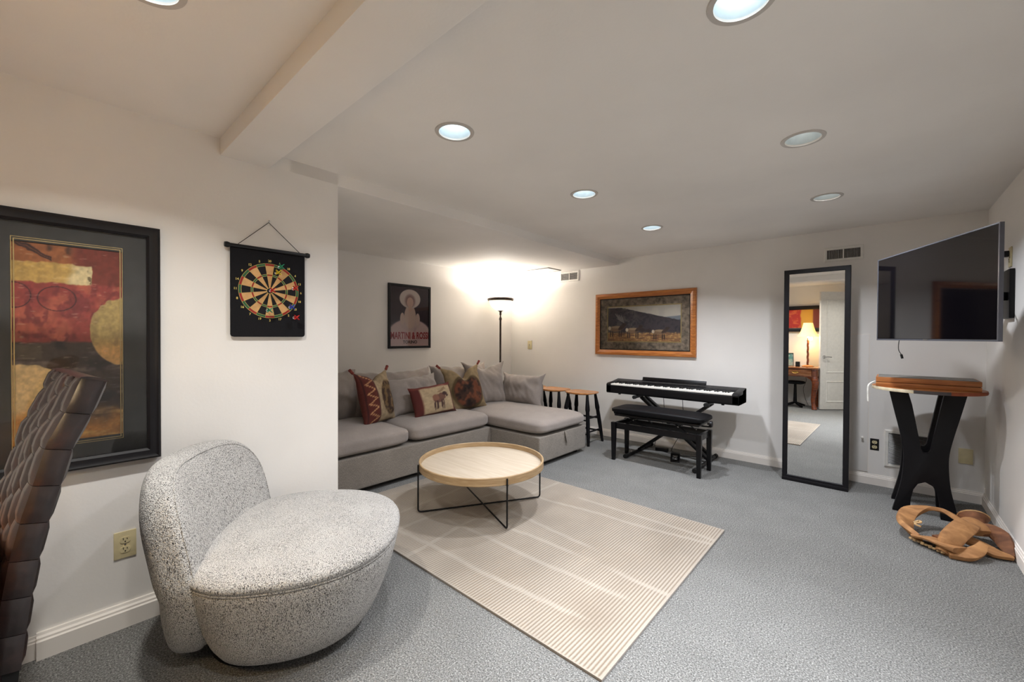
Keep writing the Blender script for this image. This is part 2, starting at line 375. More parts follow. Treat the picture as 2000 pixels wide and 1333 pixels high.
def leather():
    m, nt, b = nodes('leather')
    n = N(nt, 'ShaderNodeTexNoise'); n.inputs['Scale'].default_value = 14; n.inputs['Detail'].default_value = 5; n.inputs['Roughness'].default_value = .65
    nt.links.new(coords(nt), n.inputs['Vector'])
    nt.links.new(ramp(nt, n.outputs['Fac'], [(.3, (24, 16, 17)), (.55, (38, 26, 26)), (.75, (60, 38, 34))]), b.inputs['Base Color'])
    b.inputs['Roughness'].default_value = .33; b.inputs['Specular IOR Level'].default_value = .6
    n2 = N(nt, 'ShaderNodeTexNoise'); n2.inputs['Scale'].default_value = 120; n2.inputs['Detail'].default_value = 4; nt.links.new(coords(nt), n2.inputs['Vector'])
    bump(nt, b, n2.outputs['Fac'], .12, .002)
leather()
def mirror_mat():
    m, nt, b = nodes('mirror_glass'); n = N(nt, 'ShaderNodeTexNoise'); n.inputs['Scale'].default_value = 2
    nt.links.new(ramp(nt, n.outputs['Fac'], [(0, (236, 236, 234)), (1, (240, 240, 238))]), b.inputs['Base Color'])
    b.inputs['Metallic'].default_value = 1; b.inputs['Roughness'].default_value = 0.0
mirror_mat()
def screen_mat():
    m, nt, b = nodes('tv_screen'); n = N(nt, 'ShaderNodeTexNoise'); n.inputs['Scale'].default_value = 2
    nt.links.new(ramp(nt, n.outputs['Fac'], [(0, (12, 10, 14)), (1, (14, 12, 16))]), b.inputs['Base Color'])
    b.inputs['Roughness'].default_value = .05; b.inputs['Specular IOR Level'].default_value = .5; b.inputs['IOR'].default_value = 1.62
screen_mat()
vcol('painted_art', .7, .0); vcol('painted_print', .6, .0); vcol('tapestry', .95, 0, .4, 350); vcol('photo_print', .3, .3)

# ------------------------------------------------------------------ setting
XL, YB, XR, XA, ZC, ZA = -2.36, 4.56, .575, -4.1, 2.16, 2.09
YN = -.66; YE = 1.113
mb = MB(); mb.span(XA - .3, XR + .3, YN - 1.3, YB + .3, -.1, 0); struct(mb.build('floor', 'carpet'))
# ceiling slab with round openings over the recessed lamps
bm = bmesh.new()
def ceil_with_holes():
    mb = MB(); x0, x1, y0, y1 = XL, XR, YN - 1.2, YB
    xs = [x0, -1.47 - .1, -1.47 + .1, -.29 - .1, -.29 + .1, x1]
    ys = [y0]
    for yy in (.17, 1.265, 2.355, 3.445): ys += [yy - .1, yy + .1]
    ys += [y1]
    def hole(c): 
        for X_, Y_, *_q in CANS:
            if abs(X_ - c[0]) < .06 and abs(Y_ - c[1]) < .06: return (X_, Y_)
    for i in range(len(xs) - 1):
        for j in range(len(ys) - 1):
            a, b, c, d = xs[i], xs[i + 1], ys[j], ys[j + 1]; h = hole(((a + b) / 2, (c + d) / 2)) if (b - a < .25 and d - c < .25) else None
            if not h: mb.add([(a, c, ZC), (b, c, ZC), (b, d, ZC), (a, d, ZC)], [(0, 3, 2, 1)]); continue
            n = 32; ring = [(h[0] + .073 * math.cos(2 * PI * k / n), h[1] + .073 * math.sin(2 * PI * k / n), ZC) for k in range(n)]
            sq = []
            for k in range(n):
                cx_, sy_ = math.cos(2 * PI * k / n), math.sin(2 * PI * k / n); s_ = 1 / max(abs(cx_), abs(sy_))
                px = (a + b) / 2 + cx_ * s_ * (b - a) / 2; py = (c + d) / 2 + sy_ * s_ * (d - c) / 2
                sq.append((px, py, ZC))
            mb.add(ring + sq, [(k, (k + 1) % n, n + (k + 1) % n, n + k) for k in range(n)])
    mb.span(XL - .2, XR + .2, YN - 1.3, YB + .2, ZC + .16, ZC + .2)
    return mb.build('ceiling', 'ceiling_paint')
struct(ceil_with_holes())
mb = MB(); mb.span(XL, XR, .54, .75, 2.08, ZC + .05); struct(mb.build('trim_1', 'ceiling_paint', bevel=.004))          # ceiling beam
mb = MB(); mb.span(XA - .1, XL, .8, YB, ZA, ZC + .15); struct(mb.build('ceiling_alcove', 'ceiling_paint', bevel=.006))
mb = MB(); mb.span(XL - .12, XL, YN - .1, YE, 0, ZC + .02); wl = struct(mb.build('wall_left', 'wall_paint'))
mb = MB(); mb.span(XA - .1, XR + .1, YB, YB + .1, 0, ZC + .05); struct(mb.build('wall_back', 'wall_paint'))
mb = MB(); mb.span(XR, XR + .1, YN - 1.2, YB + .1, 0, ZC + .05); struct(mb.build('wall_right', 'wall_paint'))
mb = MB(); mb.span(XA - .1, XA, .8, YB + .1, 0, ZC); struct(mb.build('wall_alcove', 'wall_paint'))
mb = MB(); mb.span(XA - .1, XL - .12, .78, .88, 0, ZC); struct(mb.build('wall_alcove_end', 'wall_paint'))
DX0, DX1 = -.47, .21
mb = MB(); mb.span(XL - .1, DX0, YN - .1, YN, 0, ZC + .05); mb.span(DX1, XR, YN - .1, YN, 0, ZC + .05); mb.span(DX0, DX1, YN - .1, YN, 2.03, ZC + .05); struct(mb.build('wall_near', 'wall_paint'))
mb = MB(); mb.span(DX0 - .4, XR, YN - 1.15, YN - 1.05, 0, ZC + .05); mb.span(DX0 - .4, DX0 - .3, YN - 1.05, YN - .1, 0, ZC + .05); struct(mb.build('wall_closet', 'wall_paint'))
def baseboard(name, p0, p1, nrm, th=.014, h=.085):
    p0 = Vector((*p0, 0)); p1 = Vector((*p1, 0)); d = (p1 - p0); L = d.length; d.normalize(); n_ = Vector((*nrm, 0))
    prof = [(0, 0), (th, 0), (th, h * .72), (th * .75, h * .76), (th * .75, h * .84), (th * .45, h * .9), (th * .35, h), (0, h)]
    mb = MB(); V = []
    for q in (p0, p1): V += [q + n_ * a + Vector((0, 0, b)) for a, b in prof]
    k = len(prof); mb.add(V, [(i, (i + 1) % k, k + (i + 1) % k, k + i) for i in range(k)] + [tuple(range(k)), tuple(range(k, 2 * k))])
    return struct(mb.build(name, 'trim_paint'))
baseboard('baseboard_left', (XL, -.045), (XL, YE), (1, 0), .03, .095); baseboard('baseboard_left_recess', (XL, YN), (XL, -.045), (1, 0), .012)
baseboard('baseboard_back', (XA, YB), (XR, YB), (0, -1)); baseboard('baseboard_right', (XR, YN), (XR, YB), (-1, 0))
baseboard('baseboard_alcove', (XA, .9), (XA, YB), (1, 0)); baseboard('baseboard_near', (XL, YN), (DX0, YN), (0, 1))
# flush access panel in the back wall with thin reveal and pull
t = thing('access_panel', 'white flush access panel in the back wall beside the standing mirror', 'panel', (-.2, YB, 0))
mb = MB(); mb.span(-.125, .125, -.006, 0, .10, 1.25); mb.build('panel', 'wall_paint', t, bevel=.002)
mb = MB(); mb.span(-.13, .13, -.0025, 0, .095, 1.255); mb.build('reveal', 'trim_paint', t)
mb = MB(); mb.lathe([(.008, 0), (.008, .004), (.004, .012), (.009, .018), (.007, .024), (0, .025)], 12, (.09, -.006, .385), axis=Matrix.Rotation(PI / 2, 3, 'X')); mb.build('pull', 'trim_paint', t, True)
# ceiling hatch outline in the alcove
t = thing('ceiling_register', 'thin white rectangular plate on the alcove ceiling near the wall vent', 'ceiling panel', (-3.3, 4.3, ZA))
mb = MB(); mb.span(-.17, .17, -.13, .13, -.006, 0); mb.build('plate', 'white_enamel', t, bevel=.002)
mb = MB(); frame_bars(.36, .28, .02, [(0, 0), (0, -.008), (.012, -.008), (.012, 0)], mb)
for i, p in enumerate(mb.v): mb.v[i] = (p[0], p[2], p[1] + .0)
mb.build('rim', 'grey_metal', t)

# ------------------------------------------------------------------ recessed ceiling lamps
def can_light(i, x, y, pw, glow):
    where = {0: 'nearest the camera at the right', 1: 'nearest the hanging dartboard', 2: 'in the middle of the right row, switched low', 3: 'in the middle of the left row',
             4: 'nearest the television', 5: 'nearest the wooden framed elk picture', 6: 'over the doorway behind the camera', 7: 'over the desk behind the beam'}[i]
    t = thing('recessed_light', 'round recessed ceiling light ' + where, 'ceiling light', (x, y, ZC), 0, 'recessed ceiling lights')
    mb = MB(); mb.lathe([(.072, .004), (.072, -.004), (.088, -.004), (.090, 0), (.090, .004)], 40, close=True); mb.build('trim_ring', 'can_trim', t, True)
    mb = MB(); mb.lathe([(.074, -.001), (.0735, .002), (.068, .03), (.058, .07), (.052, .085), (.052, .12), (.055, .12), (.06, .07), (.075, .0)], 40, close=True); mb.build('reflector', 'can_inside', t, True, angle=70)
    mb = MB(); mb.lathe([(0.0001, .052), (.03, .054), (.043, .06), (.047, .07), (.035, .1), (.02, .118), (0.0001, .119)], 28); mb.build('bulb', 'bulb_lit' if glow > .9 else 'bulb_dim', t, True)
    ld = bpy.data.lights.new('lamp_light', 'AREA'); ld.shape = 'DISK'; ld.size = .075; ld.energy = pw; ld.spread = R(132); ld.color = (.955, 1, 1.08) if i < 6 else (1, .98, .93)
    lo = bpy.data.objects.new('lamp_light', ld); COL.objects.link(lo); lo.parent = t; lo.location = (0, 0, .015)
    if i == 0:      # this one holds a narrower reflector lamp that throws a pool on the carpet
        sd = bpy.data.lights.new('lamp_beam', 'SPOT'); sd.energy = 240; sd.spot_size = R(72); sd.spot_blend = 1.0; sd.shadow_soft_size = .04; sd.color = (.955, 1, 1.08)
        so = bpy.data.objects.new('lamp_beam', sd); COL.objects.link(so); so.parent = t; so.location = (0, 0, .012)
for i, cn in enumerate(CANS): can_light(i, *cn)

# ------------------------------------------------------------------ wall vents, outlets, switch plates
def vent(name, label, x, z, wd, ht, vertical=False, n=16, split=True, slat='white_enamel'):
    t = thing(name, label, 'vent', (x, YB, z))
    mb = MB(); frame_bars(wd, ht, .02, [(0, 0), (0, -.006), (.006, -.012), (.022, -.012), (.024, 0)], mb); mb.build('frame', 'white_enamel', t)
    mb = MB(); mb.span(-wd / 2 + .02, wd / 2 - .02, -.002, 0, -ht / 2 + .02, ht / 2 - .02); mb.build('duct_opening', 'dark_void', t)
    if split: mb = MB(); mb.span(-.004, .004, -.011, -.003, -ht / 2 + .02, ht / 2 - .02); mb.build('divider', 'white_enamel', t)
    for k in range(n):
        mb = MB()
        if vertical:
            xx = -wd / 2 + .026 + (wd - .052) * (k + .5) / n; mb.box((xx, -.006, 0), (.0014, .007, ht - .044), Matrix.Rotation(R(-12), 3, 'Z'))
        else:
            zz = -ht / 2 + .024 + (ht - .048) * (k + .5) / n; mb.box((0, -.006, zz), (wd - .044, .007, .0012), Matrix.Rotation(R(35 if z > 1 else 55), 3, 'X'))
        mb.build('louver', slat, t)
    return t
vent('wall_vent', 'white wall vent under the alcove ceiling beside the floor lamp', -3.07, 2.015, .30, .135, False, 8)
vent('wall_vent', 'wall vent with vertical louvers above the tall standing mirror', -.25, 1.948, .27, .125, True, 24)
vent('wall_vent', 'low return air grille behind the tall X-legged table', .165, .32, .27, .30, False, 22, False, 'grey_metal')
def plate(name, label, cat, loc, rz, wd=.07, ht=.114, mat='ivory_plastic', kind='outlet'):
    t = thing(name, label, cat, loc, rz)
    if kind != 'bare':
        mb = MB(); mb.span(-wd / 2, wd / 2, -.006, 0, -ht / 2, ht / 2); mb.build('cover_plate', mat, t, bevel=.003)
    else:
        mb = MB(); mb.span(-.028, .028, -.001, 0, -.048, .048); mb.build('wall_box', 'dark_void', t)
    if kind in ('outlet', 'bare'):
        for dz in (-.02, .02):
            mb = MB(); pts = []
            for k in range(20):
                a = 2 * PI * k / 20; pts.append((.0165 * math.cos(a), max(-.0125, min(.0125, .0165 * math.sin(a)))))
            mb.prism(pts, (0, -.0065, dz), (1, 0, 0), (0, 0, 1), .004); f = mb.build('socket', mat if kind == 'outlet' else 'ivory_plastic', t)
            for dx, hh in ((-.006, .009), (.006, .007)):
                mb = MB(); mb.span(dx - .0012, dx + .0012, -.0092, -.0078, dz + .001, dz + .001 + hh); mb.build('slot', 'dark_void', f)
            mb = MB(); mb.lathe([(.0001, 0), (.0025, 0), (.0025, .001), (.0001, .001)], 10, (0, -.0085, dz - .006), axis=Matrix.Rotation(PI / 2, 3, 'X')); mb.build('ground_hole', 'dark_void', f)
        mb = MB(); mb.lathe([(.0035, 0), (.003, .0015), (0, .002)], 10, (0, -.006, 0), axis=Matrix.Rotation(PI / 2, 3, 'X')); mb.build('screw', 'grey_metal', t, True)
    if kind == 'switch':
        mb = MB(); mb.span(-.006, .006, -.008, -.004, -.012, .012); mb.build('toggle_slot', 'white_plastic', t)
        mb = MB(); mb.box((0, -.012, .004), (.007, .012, .006), Matrix.Rotation(R(-25), 3, 'X')); mb.build('toggle', 'dark_void', t, bevel=.001)
    return t
plate('wall_outlet', 'ivory duplex outlet low on the wall behind the speckled armchair', 'outlet', (XL, .201, .34), PI / 2, .07, .112)
plate('wall_outlet', 'bare outlet without cover plate low on the back wall', 'outlet', (-.032, YB, .335), 0, kind='bare')
plate('blank_plate', 'blank cream cover plate low on the wall right of the tall X-legged table', 'wall plate', (.48, YB, .338), 0, .075, .114, 'ivory_plastic', 'blank')
plate('light_switch', 'ivory switch plate on the wall right of the floor lamp', 'switch', (-3.74, YB, 1.1), 0, .075, .12, 'ivory_plastic', 'switch')

# ------------------------------------------------------------------ abstract framed picture on the left wall
def art_abstract(u, v):
    n1 = vnoise(u, v * 2, 5, 3, 4); n2 = vnoise(u, v * 2, 14, 9, 3); n3 = vnoise(u * .4, v * 4, 10, 21, 3)
    uu = u + (n2 - .5) * .03; vv = v + (n2 - .5) * .018
    c = np.tile(np.array([150, 92, 56.]), (len(u), 1))
    c = mixc(c, (116, 52, 42), smooth(.45, .6, uu)); c = mixc(c, (62, 42, 36), smooth(.27, .33, uu) * (1 - smooth(.46, .54, uu)) * smooth(.35, .5, n1))
    for off in (0, .012):
        d = np.abs(vv - (.012 + off + u * .24)); c = mixc(c, (60, 36, 34), (1 - smooth(.003, .007, d)) * (u < .34))
    m = smooth(.20, .215, vv); c = mixc(c, (142, 60, 54), m); c = mixc(c, (172, 90, 70), m * smooth(.48, .7, n1) * .9); c = mixc(c, (112, 42, 46), m * smooth(.5, .68, n2) * .7)
    m = (1 - smooth(.69, .70, uu)) * smooth(.112, .12, vv) * (1 - smooth(.205, .213, vv)); c = mixc(c, (184, 152, 86), m); c = mixc(c, (206, 190, 146), m * smooth(.38, .55, uu + (n1 - .5) * .4))
    c = mixc(c, (120, 104, 74), m * smooth(.655, .66, u) * (n2 > .55))
    for cx, cy, rx, ry in ((.03, .275, .135, .058), (.385, .285, .165, .058)):
        d = np.abs(np.sqrt(((u - cx) / rx) ** 2 + ((v - cy) / ry) ** 2) - 1); c = mixc(c, (66, 28, 36), 1 - smooth(.02, .05, d))
    m = smooth(.485, .50, vv); c = mixc(c, (74, 62, 56), m); c = mixc(c, (112, 98, 92), m * smooth(.5, .72, n3)); c = mixc(c, (48, 40, 42), m * smooth(.55, .75, n1))
    c = mixc(c, (100, 90, 74), smooth(.495, .51, vv) * (1 - smooth(.56, .575, vv)) * (1 - smooth(.24, .26, u)) * .7)
    m = smooth(.8, .9, vv + (n1 - .5) * .1); c = mixc(c, (186, 132, 72), m); c = mixc(c, (214, 172, 104), m * smooth(.5, .7, n3))
    d = np.sqrt(((uu - 1.02) / .35) ** 2 + ((vv - .44) / .175) ** 2); m = 1 - smooth(.97, 1.01, d)
    c = mixc(c, (168, 146, 92), m); c = mixc(c, (214, 172, 112), m * smooth(.46, .54, vv + (n1 - .5) * .06)); c = mixc(c, (142, 120, 80), m * smooth(.5, .7, n2) * .5)
    d = np.sqrt(((uu - .08) / .45) ** 2 + ((vv - .74) / .145) ** 2); m = np.maximum(1 - smooth(.97, 1.02, d), (1 - smooth(.1, .2, uu)) * smooth(.72, .76, vv))
    c = mixc(c, (226, 202, 152), m); c = mixc(c, (204, 150, 84), m * smooth(.76, .86, vv + (n1 - .5) * .12))
    c = c * (.84 + .32 * vnoise(u, v * 2, 30, 5, 3))[:, None]; c = mixc(c, (214, 196, 168), smooth(.72, .84, vnoise(u * .5, v * 6, 22, 91, 3)) * .35)
    return c
FW, FH = .53, .985
t = thing('framed_picture', 'large abstract picture in red, ochre and black with a wide black frame', 'picture', (XL, .049, 1.185), PI / 2)
mb = frame_bars(FW, FH, .05, [(0, 0), (0, -.035), (.008, -.042), (.02, -.036), (.035, -.034), (.044, -.026), (.044, 0)]); mb.build('frame', 'frame_black', t, True, angle=25)
mb = MB(); frame_bars(FW - .08, FH - .08, .1, [(0, -.012), (0, -.016), (.075, -.016), (.078, -.012)], mb); mb.build('mat_board', 'mat_grey', t)
mb = MB()
frame_bars(.296, .786, .0, [(0, -.0160), (0, -.0166), (.0022, -.0166), (.0022, -.0160)], mb); frame_bars(.284, .772, .0, [(0, -.0122), (0, -.0165), (.003, -.0165), (.003, -.0122)], mb); mb.build('gold_fillet', 'gold_line', t)
picture('artwork', .30, .80, 150, 330, art_abstract, 'painted_art', t, -.0118)
mb = MB(); mb.span(-FW / 2 + .03, FW / 2 - .03, -.010, -.002, -FH / 2 + .03, FH / 2 - .03); mb.build('backing', 'mat_grey', t)
m, nt, b = nodes('picture_glass'); tr = N(nt, 'ShaderNodeBsdfTransparent'); gl = N(nt, 'ShaderNodeBsdfGlossy'); gl.inputs['Roughness'].default_value = 0; fr = N(nt, 'ShaderNodeFresnel'); fr.inputs['IOR'].default_value = 1.35
mxs = N(nt, 'ShaderNodeMixShader'); nt.links.new(fr.outputs[0], mxs.inputs[0]); nt.links.new(tr.outputs[0], mxs.inputs[1]); nt.links.new(gl.outputs[0], mxs.inputs[2]); nt.links.new(mxs.outputs[0], nt.nodes['Material Output'].inputs['Surface']); nt.nodes.remove(b)
def pane(t, wd, ht, y):
    mb = MB(); mb.span(-wd / 2, wd / 2, y - .001, y, -ht / 2, ht / 2); return mb.build('glass', 'picture_glass', t)
pane(t, FW - .08, FH - .08, -.021)

# ------------------------------------------------------------------ hanging magnetic dartboard
t = thing('dartboard', 'black roll-up fabric dartboard hanging from a cord on the left wall', 'dartboard', (XL, .748, 1.449), PI / 2)
mb = MB(); Wd = .345
pts = [(-Wd / 2, .2), (-Wd / 2, -.222)] + [(-Wd / 2 + .014 - .014 * math.cos(a), -.222 - .014 * math.sin(a)) for a in (.5, 1.0)] + [(-Wd / 2 + .016, -.236), (Wd / 2 - .016, -.236)] + [(Wd / 2 - .014 + .014 * math.cos(a), -.222 - .014 * math.sin(a)) for a in (1.0, .5)] + [(Wd / 2, -.222), (Wd / 2, .2)]
mb.prism(pts, (0, -.016, 0), (1, 0, 0), (0, 0, 1), .004); mb.build('fabric_sheet', 'felt_black', t)
mb = MB(); mb.tube([(-.178, -.019, .208), (.178, -.019, .208)], .0095, 14); mb.build('hanging_rod', 'black_gloss', t, True)
for sx in (-1, 1):
    mb = MB(); mb.lathe([(.0001, -.012), (.012, -.01), (.0145, 0), (.012, .01), (.0001, .012)], 14, (sx * .186, -.019, .208), axis=Matrix.Rotation(PI / 2, 3, 'Y')); mb.build('end_cap', 'black_gloss', t, True)
mb = MB(); mb.tube([(-.14, -.019, .217), (0, -.006, .352)], .0016, 6); mb.tube([(0, -.006, .352), (.145, -.019, .217)], .0016, 6); mb.build('cord', 'black_plastic', t)
mb = MB(); mb.tube([(0, 0, .352), (0, -.010, .352), (0, -.012, .358)], .0016, 6); mb.lathe([(.0001, 0), (.004, .0), (.003, .002), (.0001, .0022)], 8, (0, -.012, .36), axis=Matrix.Rotation(PI / 2, 3, 'X')); mb.build('nail_hook', 'chrome', t)
def sector(mb, a0, a1, r0, r1, mi, y, n=4):
    V = []
    for k in range(n + 1):
        a = a0 + (a1 - a0) * k / n
        for r in (r0, r1): V.append((r * math.sin(a), y, r * math.cos(a)))
    mb.add(V, [(2 * k, 2 * k + 1, 2 * k + 3, 2 * k + 2) for k in range(n)], mi)
mb = MB(); yf = -.0184
for s in range(20):
    a0 = (s - .5) * PI / 10; a1 = a0 + PI / 10; tan = s % 2 == 0
    sector(mb, a0, a1, .014, .076, 0 if tan else 3, yf); sector(mb, a0, a1, .076, .085, 1 if tan else 2, yf); sector(mb, a0, a1, .085, .127, 0 if tan else 3, yf); sector(mb, a0, a1, .127, .139, 1 if tan else 2, yf)
    am = a0
    d = Vector((math.sin(am), 0, math.cos(am))); mb.bar(d * .014 + Vector((0, yf - .0003, 0)), d * .139 + Vector((0, yf - .0003, 0)), .0012, .0004, 0, 4)
for r in (.014, .076, .085, .127, .139): sector(mb, 0, 2 * PI, r - .0006, r + .0006, 4, yf - .0005, 60)
sector(mb, 0, 2 * PI, .0001, .006, 1, yf, 20); sector(mb, 0, 2 * PI, .006, .014, 3, yf, 20)
mb.build('scoring_face', ['print_tan', 'print_red', 'print_green', 'print_black', 'print_yellow'], t)
for s, nm in enumerate([20, 1, 18, 4, 13, 6, 10, 15, 2, 17, 3, 19, 7, 16, 8, 11, 14, 9, 12, 5]):
    a = s * PI / 10; text(str(nm), .0155, 'print_yellow', t, (.152 * math.sin(a), yf - .0006, .152 * math.cos(a)), (PI / 2, a if False else 0, 0), 1, 'number', bold=.0003)
def dart(col, label, dy, dz, tilt=0):
    t = thing('dart', label, 'dart', (XL + .0186, .748 + dy, 1.449 + dz), PI / 2, 'magnetic darts on the dartboard')
    mb = MB(); mb.lathe([(.0001, 0), (.0065, 0), (.0065, .006), (.003, .007)], 12, axis=Matrix.Rotation(PI / 2, 3, 'X')); mb.build('magnet_tip', 'chrome', t, True)
    mb = MB(); mb.lathe([(.003, .006), (.0032, .03), (.0018, .034), (.0018, .055), (.0001, .056)], 10, axis=Matrix.Rotation(PI / 2, 3, 'X')); mb.build('barrel', col, t, True)
    mb = MB()
    for a in (R(45), R(135), R(225), R(315)):
        d = Vector((math.cos(a), 0, math.sin(a))); mb.prism([(0, .026), (.016, .038), (.0165, .052), (0, .050)], (0, 0, 0), d, (0, -1, 0), .002)
    mb.build('flight', col, t)
K = .00237; KZ = .00247
dart('dart_green', 'green dart stuck at the top right edge of the dartboard', (541 - 524) * K, (569 - 518) * KZ); dart('dart_yellow', 'yellow dart stuck in the upper part of the dartboard', (535 - 524) * K, (569 - 531) * KZ)
dart('dart_red', 'red dart stuck in the bullseye', 0, 0); dart('dart_red', 'red dart stuck at the right edge of the dartboard near number 6', (570 - 524) * K, (569 - 561) * KZ)
dart('dart_blue', 'blue dart stuck at the lower right of the dartboard', (563 - 524) * K, (569 - 601) * KZ); dart('dart_green', 'green dart stuck near the bottom of the dartboard', (518 - 524) * K, (569 - 610) * KZ)
dart('dart_red', 'red dart stuck in the black corner below the scoring ring', (572 - 524) * K, (569 - 623) * KZ)

# ------------------------------------------------------------------ rug
RX0, RX1, RY0, RY1 = -2.87, -.72, 1.285, 2.81
def build_rug():
    per = .016; nr = int((RX1 - RX0) / per); sub = 5; nx = nr * sub + 1; ny = 110
    xs = np.linspace(RX0, RX1, nx); ys = np.linspace(RY0, RY1, ny); Xg, Yg = np.meshgrid(xs, ys)
    u = ((Xg - RX0) / (RX1 - RX0)).ravel(); v = ((Yg - RY0) / (RY1 - RY0)).ravel()
    ph = np.tile((np.arange(nx) % sub) / sub, ny); rib = np.sin(ph * PI)
    pat = vnoise(u * 2.2, v * 1.6, 4, 4, 3); soft = smooth(.75, .1, u) * .5
    carve = np.zeros_like(u)
    for a, b, wv in ((.30, .05, 31), (.55, -.10, 32), (.78, .10, 33), (.12, .12, 34), (.42, -.03, 35), (.9, -.05, 36)):
        line = a + b * (u - .5) + .05 * (vnoise(u, v * 0, 3, wv, 2) - .5); carve = np.maximum(carve, (1 - smooth(.004, .013, np.abs(v - line))) * smooth(.3, .5, vnoise(u * 2, v * .1, 3, wv + 9, 2)))
    for a, wv in ((.30, 51), (.18, 52), (.42, 53)):
        line = a + .05 * (vnoise(v, u * 0, 3, wv, 2) - .5); carve = np.maximum(carve, (1 - smooth(.003, .009, np.abs(u - line))) * .8)
    amp = np.clip(.0022 * (1 - soft) * (.55 + .8 * pat) * (1 - .8 * carve), .0002, .004)
    Z = .011 + amp * rib + .0006 * (vnoise(u * 2, v * 2, 20, 8, 2))
    edge = (v < .004) | (v > .996) | (u < .003) | (u > .997); Z = np.where(edge, .012, Z)
    lightc = np.array([168, 158, 145.]); dark = np.array([118, 103, 86.])
    k = np.clip(rib * 1.15 - .1 + .75 * carve + soft * .45 + (pat - .5) * .5, 0, 1); k = np.where(edge, .9, k)
    rgb = dark[None] * (1 - k[:, None]) + lightc[None] * k[:, None]
    rgb = rgb * (.95 + .1 * vnoise(u * 2, v, 7, 77, 2))[:, None] * (1 - .10 * soft * (vnoise(u * 3, v * 3, 6, 66, 3)))[:, None]
    V = np.stack([Xg.ravel(), Yg.ravel(), Z], 1); k0 = nx * ny
    Fc = [(j * nx + i, j * nx + i + 1, (j + 1) * nx + i + 1, (j + 1) * nx + i) for j in range(ny - 1) for i in range(nx - 1)]
    B = [(RX0, RY0, .001), (RX1, RY0, .001), (RX1, RY1, .001), (RX0, RY1, .001)]
    Fc += [(k0 + 3, k0 + 2, k0 + 1, k0), tuple(range(nx))[::-1] + (k0, k0 + 1), tuple(range((ny - 1) * nx, ny * nx)) + (k0 + 2, k0 + 3), tuple(j * nx for j in range(ny)) + (k0 + 3, k0), tuple(j * nx + nx - 1 for j in range(ny))[::-1] + (k0 + 1, k0 + 2)]
    me = bpy.data.meshes.new('area_rug'); me.from_pydata([tuple(p) for p in V] + B, [], Fc); setcol(me, np.vstack([rgb, np.tile([[120, 104, 90]], (4, 1))])); me.materials.append(MATS['rug_pile'])
    o = bpy.data.objects.new('area_rug', me); COL.objects.link(o); tag(o, 'cream and beige ribbed rectangular rug under the coffee table', 'rug')
build_rug()

# ------------------------------------------------------------------ coffee table
t = thing('coffee_table', 'round pale wood tray coffee table on thin black wire legs', 'coffee table', (-2.115, 2.045, .013))
mb = MB(); mb.lathe([(.0001, .292), (.428, .292), (.428, .306), (.0001, .306)], 64); mb.build('tray_bottom', 'ash_pale', t, True, angle=30)
mb = MB(); mb.lathe([(.428, .290), (.436, .288), (.440, .292), (.440, .338), (.437, .341), (.430, .341), (.427, .338), (.427, .290)], 72, close=True)
wood('ash_rim', (156, 126, 88), (190, 162, 124), (3, 3, 40), .4); mb.build('tray_rim', 'ash_rim', t, True, angle=40)
def legframe(ang, z):
    d = Vector((math.cos(ang), math.sin(ang), 0)); r = .446
    pts = fillet_path([d * r + Vector((0, 0, .33)), d * r + Vector((0, 0, z)), -d * r + Vector((0, 0, z)), -d * r + Vector((0, 0, .33))], .022)
    mb = MB(); mb.tube(pts, .0055, 10)
    for s in (-1, 1): mb.bar(d * s * .452 + Vector((0, 0, .29)), d * s * .36 + Vector((0, 0, .286)), .012, .004)
    mb.build('leg_frame', 'black_metal', t, True)
a1 = math.atan2(1.67 - 2.441, -2.346 + 1.90); a2 = math.atan2(1.889 - 2.184, -1.763 + 2.439)
legframe(a1, .008); legframe(a2, .0185)

# ------------------------------------------------------------------ swivel armchair
t = thing('armchair', 'rounded armless swivel armchair in black and cream speckled boucle', 'armchair', (-1.965, .535, 0), R(-36.9))
def ringpts(z, s, n=56, a=.425, f=.43, bk=.34, cy=.19):
    P = []
    for k in range(n):
        th = 2 * PI * k / n; c_, s_ = math.cos(th), math.sin(th); e = 2 / 2.35
        x = a * s * (abs(c_) ** e) * (1 if c_ > 0 else -1); y = (f if s_ > 0 else bk) * s * (abs(s_) ** e) * (1 if s_ > 0 else -1)
        P.append((x, cy - (1 - s) * .02 + y, z))
    return P
def loft(rings, cap0=True, cap1=True):
    n = len(rings[0]); mb = MB(); V = [p for r in rings for p in r]
    Fc = [(i * n + j, i * n + (j + 1) % n, (i + 1) * n + (j + 1) % n, (i + 1) * n + j) for i in range(len(rings) - 1) for j in range(n)]
    if cap0: Fc.append(tuple(range(n))[::-1])
    if cap1: Fc.append(tuple(range((len(rings) - 1) * n, len(rings) * n)))
    mb.add(V, Fc); return mb
prof = [(.043, .63), (.046, .69), (.06, .735), (.1, .795), (.16, .855), (.22, .905), (.28, .948), (.33, .977), (.355, .988), (.365, .98), (.37, .95)]
loft([ringpts(z, s) for z, s in prof]).build('base_upholstery', 'boucle', t, True, angle=60)
prof = [(.366, .90), (.367, .955), (.372, .985), (.383, 1.0), (.394, .997), (.404, .982), (.413, .95), (.421, .89), (.427, .80), (.432, .68), (.435, .5), (.437, .3), (.438, .1)]
loft([ringpts(z + .0 * s, s) for z, s in prof]).build('seat_cushion', 'boucle', t, True, angle=60)
pr = [(p[0] * .985 * 1.0, p[1], p[2]) for p in ringpts(.3675, .985)]
mb = MB(); mb.tube([(p[0], p[1], .3695) for p in ringpts(.3695, .988)], .003, 6, closed=True); mb.build('piping', 'boucle', t, True)
